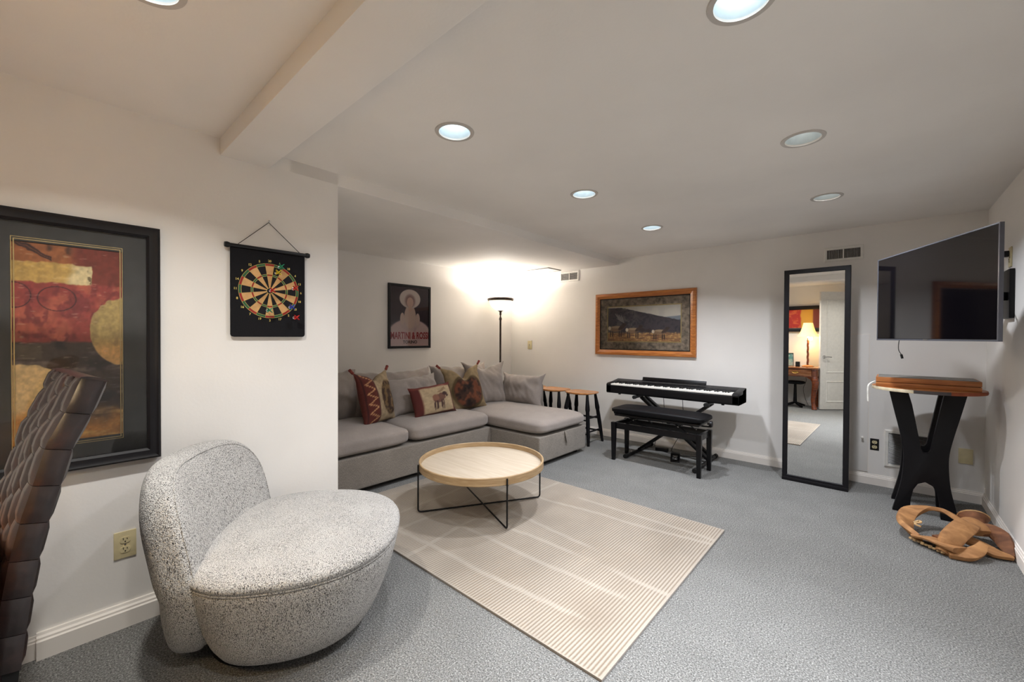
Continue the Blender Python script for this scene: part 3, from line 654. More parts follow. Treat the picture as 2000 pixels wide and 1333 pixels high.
def backfn(p):
    z = (p.z + .372) * .972 + .03; u = p.x / .37
    k = .70 + .27 * float(smooth(.0, .40, z)) - .03 * float(smooth(.55, .8, z)); x = p.x * k
    rec = -.012 - .20 * max(0, z - .30) - .10 * max(0, .3 - z)
    y = p.y * (1.0 - .22 * float(smooth(.5, .8, z))) - .155 + .085 * u * u + rec + .03
    return Vector((x, y, z))
superquad(.37, .372, .092, 3.6, 4.2, 26, 'xz', fn=backfn).build('backrest', 'boucle', t, True, angle=60)
for yy, nm in ((-.058, 'front_piping'),):
    pth = []
    for k in range(72):
        a = 2 * PI * k / 72; c_, s_ = math.cos(a), math.sin(a); e = 2 / 4.2
        pth.append(backfn(Vector((.3505 * abs(c_) ** e * (1 if c_ > 0 else -1), -yy, .3525 * abs(s_) ** e * (1 if s_ > 0 else -1)))))
    mb = MB(); mb.tube(pth, .0028, 6, closed=True); mb.build(nm, 'boucle', t, True)
mb = MB(); mb.lathe([(.0001, .006), (.235, .006), (.25, .012), (.25, .03), (.22, .044), (.0001, .044)], 40, (0, .14, 0)); mb.build('swivel_plinth', 'black_paint', t, True, angle=30)

# ------------------------------------------------------------------ woven leather dining chair at the desk
t = thing('dining_chair', 'dark brown woven leather high-back dining chair at the left edge', 'chair', (0, 0, 0))
ch_o = Vector((-1.5, 0, 0)); ch_u = Vector((-math.cos(R(6)), -math.sin(R(6)), 0)); ch_n = Vector((math.sin(R(6)), -math.cos(R(6)), 0))     # ch_n: towards the seat front
zc = [(1.112, .076), (1.10, .070), (1.025, .045), (.95, .013), (.865, -.007), (.785, -.027), (.70, -.044), (.615, -.056), (.53, -.066), (.44, -.075), (.40, -.078)]
def backline(z):
    zz = [a for a, _ in zc][::-1]; yy = [b for _, b in zc][::-1]; return float(np.interp(z, zz, yy))
def cp(u, z, off):            # point on the backrest: u along width (0 near side), z height, off = offset towards the seat front
    return ch_o + ch_u * u + Vector((0, backline(z), z)) + ch_n * off + Vector((0, 0, off * .25))
CW = .45; TH = .021
mb = MB(); V = []; zz = np.linspace(.40, 1.10, 24); 
rings = [[cp(.004, z, -TH), cp(CW - .004, z, -TH), cp(CW - .004, z, TH), cp(.004, z, TH)] for z in zz]
loft(rings).build('back_core', 'rubber', t)
def strip(u0, u1, z0, z1, off, bulge, mat='leather', n=5, side=0, parent=None):
    """one bulged leather strip; side 0: on a broad face, 1: wrapped over the near/far edge"""
    V = []; m_ = n + 1
    for j in range(m_):
        for i in range(m_):
            a = i / n; b = j / n; z = z0 + (z1 - z0) * b
            prof_ = (1 - (2 * a - 1) ** 4) ** .5 * (.55 + .45 * (1 - (2 * b - 1) ** 6))
            if side == 0:
                u = u0 + (u1 - u0) * a; V.append(cp(u, z, off + (1 if off > 0 else -1) * bulge * prof_))
            else:
                o_ = -TH - .002 + (2 * TH + .004) * a; e = max(0, 1 - (2 * a - 1) ** 4) ** .5 * (.4 + .6 * (1 - (2 * b - 1) ** 8))
                V.append(cp(u0, z, o_) - ch_u * (side * bulge * e))
    k = len(V); inner = []
    for j in range(m_):
        for i in range(m_):
            a = i / n; b = j / n; z = z0 + (z1 - z0) * b
            inner.append(cp(u0 + (u1 - u0) * a, z, off * .6) if side == 0 else cp(u0, z, -TH + 2 * TH * a) + ch_u * (side * .004))
    Fc = [(j * m_ + i, j * m_ + i + 1, (j + 1) * m_ + i + 1, (j + 1) * m_ + i) for j in range(n) for i in range(n)]
    rim = [i for i in range(m_)] + [j * m_ + n for j in range(1, m_)] + [n * m_ + i for i in range(n - 1, -1, -1)] + [j * m_ for j in range(n - 1, 0, -1)]
    Fc += [(rim[i], rim[(i + 1) % len(rim)], k + rim[(i + 1) % len(rim)], k + rim[i]) for i in range(len(rim))]
    Fc += [(k + j * m_ + i + 1, k + j * m_ + i, k + (j + 1) * m_ + i, k + (j + 1) * m_ + i + 1) for j in range(n) for i in range(n)]
    MB().add(V + inner, Fc).build('leather_strip', mat, t, True, angle=50)
nb = 8; zt = 1.105; hb = .084
for j in range(nb):
    z1 = zt - j * hb; z0 = z1 - hb + .0015
    strip(0, 0, z0, z1, 0, .006, side=1); strip(CW, CW, z0, z1, 0, .006, side=-1)
ncol = 6
for i in range(ncol):
    u0 = .002 + (CW - .004) * i / ncol; u1 = .002 + (CW - .004) * (i + 1) / ncol - .007
    sh = (i % 3) * hb / 3
    zs = [zt] + [zt - sh - k * hb for k in range(0 if sh > 0 else 1, nb)] + [zt - nb * hb + .01]
    zs = sorted(set(round(q, 4) for q in zs if q >= .42), reverse=True)
    for a_, b_ in zip(zs[:-1], zs[1:]):
        for off in (TH, -TH): strip(u0, u1, b_ + .001, a_, off, .009 + .003 * ((i * 7) % 3) / 2)
mb = MB()
V = []
for k in range(9):
    for q in range(7):
        a = PI * q / 6; V.append(cp(-.004 + (CW + .008) * k / 8, 1.104, (TH + .006) * math.cos(a)) + Vector((0, 0, .008 * math.sin(a))))
mb.add(V, [(k * 7 + q, k * 7 + q + 1, (k + 1) * 7 + q + 1, (k + 1) * 7 + q) for k in range(8) for q in range(6)] + [tuple(range(7)), tuple(range(56, 63))]); mb.build('top_roll', 'leather', t, True)
sc = ch_o + ch_u * (CW / 2) + ch_n * .30
rotc = Matrix.Rotation(R(6), 3, 'Z')
mb = MB(); mb.box((sc.x, sc.y, .435), (.45, .44, .07), rotc); mb.build('seat', 'leather', t, bevel=.015, seg=3)
for a_ in (-1, 1):
    for b_ in (-1, 1):
        p = sc + ch_u * (a_ * .195) + ch_n * (b_ * .185); mb = MB(); mb.box((p.x, p.y, .2), (.04, .04, .4), rotc, taper=.75); mb.build('leg', 'dark_leg', t, bevel=.003)

# ------------------------------------------------------------------ sectional sofa
t = thing('sectional_sofa', 'taupe grey fabric sectional sofa with a storage chaise in the alcove', 'sofa', (0, 0, 0))
SB = 'sofa_base_fabric'
def rb(name, x0, x1, y0, y1, z0, z1, mat=SB, bv=.012, parent=t):
    mb = MB(); mb.span(x0, x1, y0, y1, z0, z1); return mb.build(name, mat, parent, bevel=bv, seg=3)
rb('base', -3.95, -2.955, 1.06, 2.985, .045, .298); ch = rb('chaise_base', -3.95, -2.335, 2.99, 3.79, .045, .285)
rb('back_frame', -4.065, -3.86, 1.06, 3.80, .045, .74, SB, .03); rb('arm', -4.065, -2.98, 3.795, 3.90, .045, .66, SB, .025); rb('arm', -4.065, -2.98, .94, 1.055, .045, .60, SB, .025)
for (x, y) in ((-3.05, 1.15), (-3.05, 2.9), (-2.42, 3.07), (-2.42, 3.71), (-3.85, 1.15), (-3.85, 3.7)):
    mb = MB(); mb.lathe([(.026, 0), (.026, .05)], 14, (x, y, 0)); mb.build('foot', 'black_plastic', t)
def seat(name, x0, x1, y0, y1, z0, z1, seed, crown=.02):
    def fn(p):
        q = p + Vector(((x0 + x1) / 2, (y0 + y1) / 2, (z0 + z1) / 2)); uu = p.x / ((x1 - x0) / 2); vv_ = p.y / ((y1 - y0) / 2)
        if p.z > 0: q.z += crown * (1 - uu * uu) * (1 - vv_ * vv_) + .006 * mnoise.noise(Vector((q.x * 5, q.y * 5, seed)))
        q.x += .006 * mnoise.noise(Vector((q.y * 7, q.z * 7, seed + 3.0))); return q
    superquad((x1 - x0) / 2, (y1 - y0) / 2, (z1 - z0) / 2, 4.2, 11, 22, fn=fn).build(name, 'sofa_fabric', t, True, angle=80)
seat('seat_cushion', -3.80, -2.94, 1.07, 2.035, .298, .458, 1.0); seat('seat_cushion', -3.80, -2.94, 2.045, 2.98, .298, .458, 2.0); seat('chaise_cushion', -3.82, -2.315, 2.985, 3.80, .287, .435, 3.0, .026)
# pull tab of the storage drawer
pth = [(-2.334, 3.405, .285), (-2.325, 3.405, .265), (-2.318, 3.41, .225), (-2.318, 3.42, .19), (-2.322, 3.43, .17)]
mb = MB()
for q, sgn in ((pth, 1),):
    V = []
    for p in q: V += [(p[0], p[1] - .016, p[2]), (p[0], p[1] + .016, p[2]), (p[0] + .004, p[1] + .016, p[2]), (p[0] + .004, p[1] - .016, p[2])]
    mb.add(V, [(4 * i + a, 4 * i + (a + 1) % 4, 4 * i + 4 + (a + 1) % 4, 4 * i + 4 + a) for i in range(4) for a in range(4)] + [(0, 1, 2, 3), (16, 17, 18, 19)])
mb.build('pull_tab', SB, ch, True)
def place(o, loc, rx=0, ry=0, rz=0):
    o.matrix_world = Matrix.Translation(loc) @ Matrix.Rotation(rz, 4, 'Z') @ Matrix.Rotation(rx, 4, 'X') @ Matrix.Rotation(ry, 4, 'Y'); return o
def backcush(name, wd, ht, th, loc, rx, rz, seed, parent, chop=0, sag=0, wr=.017, ear=.012, mat='sofa_fabric', pinch=.03, ry=0):
    mb, info = pillow(wd, ht, th, 30, chop, pinch, wr, seed, ear, sag); o = mb.build(name, mat, None, True, angle=80)
    place(o, loc, rx, ry, rz); o.parent = parent; return o
FX = PI / 2       # local -Y turned to world +X
backcush('back_cushion', .88, .46, .24, (-3.72, 1.50, .665), R(-14), FX, 11, t, sag=.01)
backcush('back_cushion', .96, .46, .25, (-3.72, 2.33, .655), R(-16), FX, 12, t, sag=.03)
backcush('back_cushion', .86, .46, .25, (-3.74, 3.27, .655), R(-14), FX, 13, t, sag=.02)
def cushion(name, label, wd, ht, th, loc, rx, rz, seed, group='grey sofa cushions', ry=0, **k):
    o = backcush(name, wd, ht, th, loc, rx, rz, seed, None, ry=ry, **k); return tag(o, label, 'cushion', group)
cushion('sofa_cushion', 'wide grey cushion slumped behind the moose pillow', .62, .36, .20, (-3.47, 2.40, .635), R(-22), FX, 14, ry=R(-3))
cushion('throw_pillow', 'plump grey throw pillow with pointed corners beside the floor lamp', .50, .48, .20, (-3.47, 3.40, .66), R(-16), FX - R(20), 15, chop=.05, ear=.03, pinch=.07)
cushion('throw_pillow', 'grey rectangular pillow at the end of the chaise by the stools', .56, .36, .20, (-3.16, 3.70, .595), R(-14), R(8), 16, ear=.02, pinch=.06)

# ------------------------------------------------------------------ tapestry pillows
def tap_border(u, v):       # pillow with a rust zig-zag panel and a stag roundel
    n1 = vnoise(u * .5 + .5, v * .5 + .5, 18, 2, 3)
    c = np.tile(np.array([166, 144, 112.]), (len(u), 1)); c = c * (.85 + .3 * n1)[:, None]
    d = np.sqrt(((u - .46) / .58) ** 2 + ((v + .05) / .78) ** 2); m = 1 - smooth(.9, 1.0, d); c = mixc(c, (112, 86, 52), m); c = mixc(c, (58, 38, 24), m * smooth(.40, .52, vnoise(u * .5, v * .5, 11, 8, 3)))
    m = 1 - smooth(-.34, -.30, u); c = mixc(c, (96, 40, 30), m)
    zz = np.abs(((v * 2.6) % 1) - .5) * 2; d = np.abs((u + .62) / .24 - (zz * 2 - 1) * .8); c = mixc(c, (206, 150, 104), m * (1 - smooth(.12, .22, d)) * (np.abs(u + .62) < .24))
    c = mixc(c, (60, 22, 20), m * (np.abs(np.abs(u + .62) - .27) < .02)); return c * (.9 + .2 * vnoise(u, v, 40, 4, 2))[:, None]
def tap_moose(u, v):
    c = np.tile(np.array([182, 158, 124.]), (len(u), 1)) * (.88 + .22 * vnoise(u * .5 + .5, v * .5 + .5, 22, 6, 3))[:, None]
    def ell(cx, cy, rx, ry, col, rot=0):
        nonlocal c
        x = u - cx; y = v - cy; xr = x * math.cos(rot) + y * math.sin(rot); yr = -x * math.sin(rot) + y * math.cos(rot)
        c = mixc(c, col, 1 - smooth(.85, 1.05, np.sqrt((xr / rx) ** 2 + (yr / ry) ** 2)))
    br = (112, 76, 62); dk = (70, 46, 42)
    ell(.12, -.02, .30, .30, br); ell(.0, .06, .18, .24, (136, 92, 72)); ell(.36, .12, .16, .24, br, .4); ell(.52, .26, .14, .13, dk, -.5); ell(.62, .12, .07, .12, dk)
    for lx in (-.10, .02, .26, .36): ell(lx, -.42, .045, .34, dk)
    for k_ in range(4): ell(.38 + k_ * .07, .52 + .04 * k_, .035, .14, (150, 122, 92), -.5 + k_ * .2)
    ell(.30, .46, .16, .05, (150, 122, 92), .3)
    c = mixc(c, (88, 34, 28), 1 - smooth(-.66, -.62, u)); c = mixc(c, (88, 34, 28), smooth(.86, .9, u)); c = mixc(c, (104, 42, 32), smooth(.8, .86, v)); c = mixc(c, (80, 40, 30), 1 - smooth(-.92, -.86, v))
    return c
def tap_bear(u, v):
    c = np.tile(np.array([148, 126, 92.]), (len(u), 1)) * (.85 + .3 * vnoise(u * .5 + .5, v * .5 + .5, 16, 12, 3))[:, None]
    d = np.sqrt((u / .95) ** 2 + ((v + .18) / .92) ** 2); n1 = vnoise(u * .5 + .5, v * .5 + .5, 7, 15, 3)
    m = 1 - smooth(.92, 1.0, d); c = mixc(c, (88, 70, 42), m); m2 = 1 - smooth(.80, .88, d); c = mixc(c, (62, 38, 26), m2); c = mixc(c, (112, 62, 38), m2 * smooth(.48, .62, n1)); c = mixc(c, (34, 20, 16), m2 * (1 - smooth(.32, .44, n1)))
    return c
def tpillow(name, label, wd, ht, th, loc, rx, rz, seed, fn, ry=0, tass=True, **k):
    t = thing(name, label, 'pillow', (0, 0, 0), 0, 'tapestry pillows on the sofa')
    mb, info = pillow(wd, ht, th, 44, seed=seed, **k); o = mb.build('cover', 'tapestry', t, True, angle=80)
    me = o.data; rgb = fn(info[:, 0], info[:, 1]); rgb[info[:, 2] > 0] = (110, 52, 38)
    setcol(me, rgb * .92)
    if tass:
        for sx in (-1, 1):
            for sz in (-1, 1):
                p = Vector((sx * (wd / 2 + k.get('ear', .02) * .8), 0, sz * (ht / 2 + k.get('ear', .02) * .8))); mb = MB(); d = Vector((sx, 0, sz)).normalized()
                mb.tube([p - d * .012, p, p + d * .018, p + d * .045], [.006, .013, .012, .014], 8); mb.build('tassel', 'tassel_red', t, True)
    t.matrix_world = Matrix.Translation(loc) @ Matrix.Rotation(rz, 4, 'Z') @ Matrix.Rotation(rx, 4, 'X') @ Matrix.Rotation(ry, 4, 'Y'); return t
plain('tassel_red', (120, 50, 40), .9, 0, .3, 120, bs=.6, bscale=300)
tpillow('tapestry_pillow', 'tapestry pillow with rust zigzag border panel at the left of the sofa', .42, .44, .17, (-3.36, 1.93, .665), R(-14), FX + R(24), 21, tap_border, chop=.05, ear=.03)
tpillow('tapestry_pillow', 'rectangular tapestry pillow with a brown moose on cream', .46, .29, .13, (-3.235, 2.46, .60), R(-20), FX - R(4), 22, tap_moose, tass=False, ear=.01, pinch=.03, ry=R(-4), wr=.004)
tpillow('tapestry_pillow', 'square tapestry pillow with tasselled ears and a dark brown animal roundel', .46, .46, .17, (-3.36, 2.98, .655), R(-18), FX - R(6), 23, tap_bear, chop=.11, ear=.03, ry=R(-3))

# ------------------------------------------------------------------ framed poster in the alcove
def art_poster(u, v):
    c = np.tile(np.array([54, 38, 46.]), (len(u), 1)) * (.9 + .2 * vnoise(u, v, 10, 3, 3))[:, None]
    def ell(cx, cy, rx, ry, col, soft=.06):
        nonlocal c
        c = mixc(c, col, 1 - smooth(1 - soft, 1 + soft, np.sqrt(((u - cx) / rx) ** 2 + ((v - cy) / ry) ** 2)))
    # a plain pale figure in a broad hat over a wide gown
    ell(.5, .82, .56, .28, (206, 178, 172)); ell(.5, .62, .26, .12, (198, 172, 164)); ell(.5, .50, .15, .20, (206, 180, 164))
    ell(.5, .20, .27, .16, (216, 200, 190), .04); ell(.5, .235, .13, .11, (150, 116, 110), .3); ell(.5, .26, .085, .085, (212, 176, 158)); ell(.5, .36, .05, .06, (208, 174, 156))
    for s in (-1, 1): ell(.5 + s * .20, .54, .055, .10, (206, 180, 166))
    n1 = vnoise(u, v, 8, 5, 3); c = mixc(c, (180, 150, 150), smooth(.66, .7, v) * (1 - smooth(.76, .8, v)) * smooth(.5, .7, n1) * .6)
    c = mixc(c, (206, 172, 166), smooth(.77, .79, v)); return c
t = thing('framed_poster', 'black framed vintage drinks poster with red lettering in the alcove', 'poster', (XA, 2.785, 1.447), PI / 2)
PW, PH = .575, .735
mb = frame_bars(PW, PH, .03, [(0, 0), (0, -.022), (.004, -.025), (.024, -.025), (.027, -.02), (.027, 0)]); mb.build('frame', 'frame_black', t)
picture('print', PW - .05, PH - .05, 130, 170, art_poster, 'painted_print', t, -.012)
L1 = text('MARTINI & ROSSI', .085, 'ink_red', t, (0, -.0128, -.225), (PI / 2, 0, 0), 1, 'lettering', bold=.0022)
L1.scale = (.515 / L1.dimensions.x if L1.dimensions.x > 0 else 1, 1.3, 1)
L2 = text('TORINO', .05, 'ink_black', t, (0, -.0128, -.298), (PI / 2, 0, 0), 1, 'lettering', bold=.0015)
pane(t, PW - .05, PH - .05, -.016)

# ------------------------------------------------------------------ torchiere floor lamp
t = thing('floor_lamp', 'bronze torchiere floor lamp with a glowing bowl shade in the alcove corner', 'floor lamp', (-3.905, 4.12, 0))
mb = MB(); mb.lathe([(.0001, 0), (.14, 0), (.145, .008), (.13, .018), (.09, .028), (.04, .04), (.02, .06), (.0001, .06)], 32); mb.build('base', 'bronze', t, True)
mb = MB(); mb.lathe([(.012, .05), (.013, .5), (.018, .52), (.013, .54), (.013, 1.44), (.019, 1.455), (.017, 1.475), (.011, 1.485), (.011, 1.50)], 16); mb.build('pole', 'bronze', t, True)
mb = MB(); mb.lathe([(.006, 1.50), (.014, 1.52), (.014, 1.55), (.02, 1.565), (.045, 1.575), (.0001, 1.576)], 16); mb.build('finial_neck', 'bronze', t, True)
mb = MB(); mb.lathe([(.0001, 1.574), (.045, 1.577), (.085, 1.594), (.118, 1.622), (.142, 1.66), (.158, 1.70), (.166, 1.724), (.161, 1.724), (.152, 1.70), (.136, 1.662), (.112, 1.627), (.08, 1.60), (.04, 1.584), (.0001, 1.581)], 40); mb.build('bowl_shade', 'alabaster', t, True)
mb = MB(); mb.lathe([(.158, 1.708), (.174, 1.710), (.181, 1.724), (.180, 1.742), (.168, 1.750), (.157, 1.742)], 40, close=True); mb.build('rim', 'bronze', t, True)
mb = MB(); mb.lathe([(.0001, 1.585), (.012, 1.59), (.014, 1.61), (.028, 1.64), (.03, 1.665), (.018, 1.69), (.0001, 1.695)], 16); mb.build('bulb', 'bulb_lit', t, True)
ld = bpy.data.lights.new('lamp_light', 'POINT'); ld.energy = TORCH_W; ld.shadow_soft_size = .025; ld.color = (1, .935, .85); lo = bpy.data.objects.new('lamp_light', ld); COL.objects.link(lo); lo.parent = t; lo.location = (0, 0, 1.705)

# ------------------------------------------------------------------ elk picture on the back wall
def art_elk(u, v):
    n1 = vnoise(u * 2, v, 6, 3, 4); n2 = vnoise(u * 2, v, 24, 5, 3)
    c = np.tile(np.array([206, 198, 184.]), (len(u), 1)); c = mixc(c, (186, 180, 172), smooth(.4, .7, n1) * .5)
    c = mixc(c, (132, 138, 144), smooth(.0, .02, v - (.34 - .16 * (u - .6) + .02 * n1)) * smooth(.5, .55, u)); c = mixc(c, (86, 92, 108), smooth(0, .02, v - (.46 - .38 * (u - .75) + .03 * n2)) * smooth(.7, .72, u))
    line = np.where(u < .2, .02, .02 + (u - .2) * .50) + .03 * (n2 - .5); m = smooth(0, .015, v - line); c = mixc(c, (72, 64, 70), m); c = mixc(c, (98, 90, 88), m * smooth(.45, .65, n1) * (1 - smooth(.3, .6, u))); c = mixc(c, (36, 36, 44), m * smooth(.5, .7, n2) * .6)
    g = smooth(.72, .80, v + (n2 - .5) * .06); c = mixc(c, (166, 122, 78), g); c = mixc(c, (206, 164, 104), g * smooth(.5, .7, n2)); c = mixc(c, (112, 74, 56), g * smooth(.5, .66, vnoise(u * 1.5, v * 4, 9, 44, 3)) * .8)
    def ell(cx, cy, rx, ry, col, rot=0):
        nonlocal c
        x = u - cx; y = v - cy; xr = x * math.cos(rot) + y * math.sin(rot); yr = -x * math.sin(rot) + y * math.cos(rot)
        c = mixc(c, col, 1 - smooth(.85, 1.1, np.sqrt((xr / rx) ** 2 + (yr / ry) ** 2)))
    def elk(x, y, s, ant):
        ell(x, y, .10 * s, .085 * s, (142, 112, 86), .06); ell(x + .02 * s, y - .05 * s, .08 * s, .035 * s, (172, 146, 116)); ell(x - .085 * s, y - .02 * s, .022 * s, .06 * s, (214, 198, 172)); ell(x + .10 * s, y - .05 * s, .035 * s, .10 * s, (70, 52, 46), .5); ell(x + .135 * s, y - .13 * s, .035 * s, .04 * s, (60, 44, 40), .3)
        for lx in (-.07, -.04, .06, .09): ell(x + lx * s, y + .15 * s, .008, .10 * s, (62, 46, 40))
        if ant:
            for k_ in range(4): ell(x + (.03 + .025 * k_) * s, y - (.36 - .02 * k_) * s, .006, .11 * s, (150, 140, 136), -.35 + .05 * k_)
            ell(x + .08 * s, y - .24 * s, .008, .10 * s, (140, 128, 122), -.7)
    elk(.11, .64, 1.0, True); elk(.36, .69, .9, False); elk(.72, .74, .85, False); ell(.5, .68, .04, .06, (56, 42, 44)); ell(.58, .70, .04, .05, (60, 46, 46))
    return c
t = thing('framed_picture', 'wide oak framed wildlife picture of elk crossing a meadow', 'picture', (-2.058, YB, 1.375))
EW, EH = 1.205, .74
mb = frame_bars(EW, EH, .06, [(0, 0), (0, -.028), (.006, -.036), (.03, -.040), (.05, -.030), (.06, -.024), (.06, 0)]); mb.build('frame', 'oak_orange', t, True, angle=25)
mb = MB(); frame_bars(EW - .118, EH - .118, .0, [(0, -.006), (0, -.022), (.010, -.022), (.013, -.006)], mb); mb.build('inner_lip', 'frame_black', t)
mb = MB(); frame_bars(EW - .14, EH - .14, 0, [(0, -.008), (0, -.013), (.092, -.013), (.094, -.008)], mb); mb.build('mat_board', 'mat_mottled', t)
mb = MB(); frame_bars(EW - .31, EH - .31, 0, [(0, -.008), (0, -.0145), (.010, -.0145), (.012, -.008)], mb); mb.build('fillet', 'gold_line', t)
picture('print', EW - .33, EH - .33, 230, 110, art_elk, 'painted_print', t, -.0095)
pane(t, EW - .12, EH - .12, -.018)

# ------------------------------------------------------------------ three stools
def stool(label, x, y, rz):
    t = thing('bar_stool', label, 'stool', (x, y, 0), rz, 'stools behind the chaise')
    def fn(p):
        q = Vector(p); q.z += .570; u = p.x / .19; q.z += .012 * u * u - (.010 * (1 - (p.y / .13) ** 2) if p.z > 0 else 0); return q
    superquad(.19, .145, .017, 4, 3.0, 14, fn=fn).build('seat', 'stool_wood', t, True, angle=60)
    feet = []
    for sx in (-1, 1):
        for sy in (-1, 1):
            a = Vector((sx * .125, sy * .09, .562)); b = Vector((sx * .185, sy * .16, 0)); feet.append((a, b))
            f = lambda s_: a.lerp(b, s_)
            mb = MB(); mb.tube([f(0), f(.12), f(.25), f(.3), f(.34), f(.6), f(.85), f(1)], [.015, .019, .025, .026, .021, .023, .019, .015], 10); mb.build('leg', 'black_paint', t, True)
    def rung(i, j, z):
        pts = []
        for k in (i, j):
            a, b = feet[k]; s_ = (a.z - z) / (a.z - b.z); pts.append(a.lerp(b, s_))
        m_ = (pts[0] + pts[1]) / 2; mb = MB(); mb.tube([pts[0], m_, pts[1]], [.008, .011, .008], 8); mb.build('rung', 'black_paint', t, True)
    rung(0, 1, .30); rung(2, 3, .30); rung(0, 2, .275); rung(1, 3, .275); rung(0, 1, .15); rung(2, 3, .15); rung(0, 2, .125); rung(1, 3, .125)
stool('wooden seat stool with black legs, rightmost and nearest the keyboard', -2.60, 4.13, R(1)); stool('wooden seat stool with black legs, middle of the three behind the chaise', -2.995, 4.14, R(0)); stool('wooden seat stool with black legs, leftmost and half hidden behind the sofa arm', -3.39, 4.16, R(-1))

# ------------------------------------------------------------------ digital piano, stand, bench, pedal
KX0, KX1, KY0 = -2.265, -.945, 4.10
t = thing('digital_piano', 'black slab digital piano with eighty-eight keys on a folding stand', 'keyboard', ((KX0 + KX1) / 2, KY0, 0))
hw = (KX1 - KX0) / 2; Z0 = .605
side = [(0, Z0 + .012), (.012, Z0), (.28, Z0), (.285, Z0 + .02), (.285, Z0 + .13), (.27, Z0 + .138), (.155, Z0 + .120), (.15, Z0 + .092), (.012, Z0 + .088), (0, Z0 + .08)]
mb = MB(); mb.prism([(p[0], p[1]) for p in side], (0, 0, 0), (0, 1, 0), (0, 0, 1), 2 * hw); mb.build('body', 'black_plastic', t, bevel=.003)
for s in (-1, 1):
    mb = MB(); mb.prism([(0, Z0 + .012), (.012, Z0), (.28, Z0), (.285, Z0 + .02), (.285, Z0 + .13), (.27, Z0 + .138), (.14, Z0 + .118), (.02, Z0 + .108), (0, Z0 + .095)], (s * (hw - .027), 0, 0), (0, 1, 0), (0, 0, 1), .054); mb.build('end_block', 'black_plastic', t, bevel=.003)
kw = (2 * hw - .110) / 52; kx = -hw + .055
wme = None; bme = None
for i in range(52):
    if wme is None:
        mb = MB(); mb.span(.0004, kw - .0004, -.002, .147, Z0 + .088, Z0 + .104); o = mb.build('white_key', 'key_white', t, bevel=.001); wme = o.data
    else: o = bpy.data.objects.new('white_key', wme); COL.objects.link(o); o.parent = t
    o.location = (kx + i * kw, 0, 0)
for i in range(51):
    if (i + 5) % 7 in (0, 1, 3, 4, 5):
        if bme is None:
            mb = MB(); mb.box((0, .105, Z0 + .108), (.0105, .085, .011)); o = mb.build('black_key', 'key_black', t, bevel=.0015); bme = o.data
        else: o = bpy.data.objects.new('black_key', bme); COL.objects.link(o); o.parent = t
        o.location = (kx + (i + 1) * kw, 0, 0)
mb = MB(); mb.box((-.01, .205, Z0 + .142), (.66, .03, .008)); mb.box((-.01, .225, Z0 + .160), (.66, .008, .038), Matrix.Rotation(R(-18), 3, 'X')); mb.build('music_rest', 'black_gloss', t, bevel=.002)
for s in (-1, 1):
    mb = MB(); mb.lathe([(.012, Z0 - .012), (.014, Z0 - .008), (.014, Z0 + .004)], 12, (s * (hw - .14), .04, 0)); mb.build('rubber_foot', 'rubber', t)
t = thing('keyboard_stand', 'black folding X keyboard stand under the digital piano', 'stand', (0, 0, 0))
sx0, sx1 = -1.905, -1.235; yA, yB_ = 4.19, 4.235
for k_, (xa_, xb_, yy) in enumerate(((sx0, sx1 + .02, yA - .03), (sx1, sx0 - .02, yB_ + .01), (sx0, sx1 + .02, yA + .10), (sx1, sx0 - .02, yB_ + .12))):
    mb = MB(); mb.bar((xa_, yy, .03), (xb_, yy, .575), .05, .025); mb.build('brace', 'black_metal', t, bevel=.003)
for x in (sx0, sx1):
    mb = MB(); mb.tube([(x, 3.86, .02), (x, 4.46, .02)], .016, 12); o = mb.build('floor_bar', 'black_metal', t, True)
    for y in (3.855, 4.465):
        mb = MB(); mb.tube([(x, y - .022, .021), (x, y + .022, .021)], .021, 12); mb.build('end_cap', 'rubber', o, True)
for x in (sx0 - .02, sx1 + .02):
    mb = MB(); mb.tube([(x, 4.08, .588), (x, 4.42, .588)], .015, 12); o = mb.build('support_bar', 'black_metal', t, True)
    mb = MB(); mb.tube([(x, 4.065, .588), (x, 4.10, .588)], .019, 12); mb.build('end_cap', 'rubber', o, True)
mb = MB(); mb.tube([(-1.58, 4.13, .30), (-1.58, 4.38, .30)], .018, 12); mb.build('pivot_bolt', 'black_metal', t, True)
t = thing('piano_bench', 'black adjustable piano bench with padded vinyl seat', 'bench', (-1.568, 3.87, 0))
def fnb(p):
    q = Vector(p); q.z += .495
    if p.z > 0: q.z += .004 * (1 - (p.x / .43) ** 2)
    return q
superquad(.44, .165, .034, 4, 9, 16, fn=fnb).build('seat_pad', 'black_vinyl', t, True, angle=70)
mb = MB(); mb.span(-.40, .40, -.14, .14, .440, .462); mb.build('seat_board', 'black_gloss', t, bevel=.003)
mb = MB()
for s in (-1, 1): mb.span(-.41, .41, s * .135 - .011, s * .135 + .011, .315, .372); mb.span(s * .40 - .011, s * .40 + .011, -.14, .14, .315, .372)
mb.build('apron', 'black_gloss', t, bevel=.003)
for sx in (-1, 1):
    for sy in (-1, 1):
        mb = MB(); mb.box((sx * .405, sy * .142, .188), (.045, .042, .376), taper=.72); mb.build('leg', 'black_gloss', t, bevel=.003)
for sx in (-1, 1):
    for sy in (-1, 1):
        mb = MB(); mb.bar((sx * .30, sy * .105, .365), (sx * .16, sy * .105, .445), .022, .004); mb.bar((sx * .12, sy * .108, .365), (sx * .27, sy * .108, .445), .022, .004); mb.build('scissor_arm', 'black_metal', t)
        for px_, pz in ((sx * .213, .413), (sx * .30, .367)):
            mb = MB(); mb.lathe([(.006, 0), (.006, .004), (.0001, .006)], 10, (px_, sy * .112, pz), axis=Matrix.Rotation(PI / 2 * (1 if sy < 0 else -1), 3, 'X')); mb.build('bolt', 'chrome', t, True)
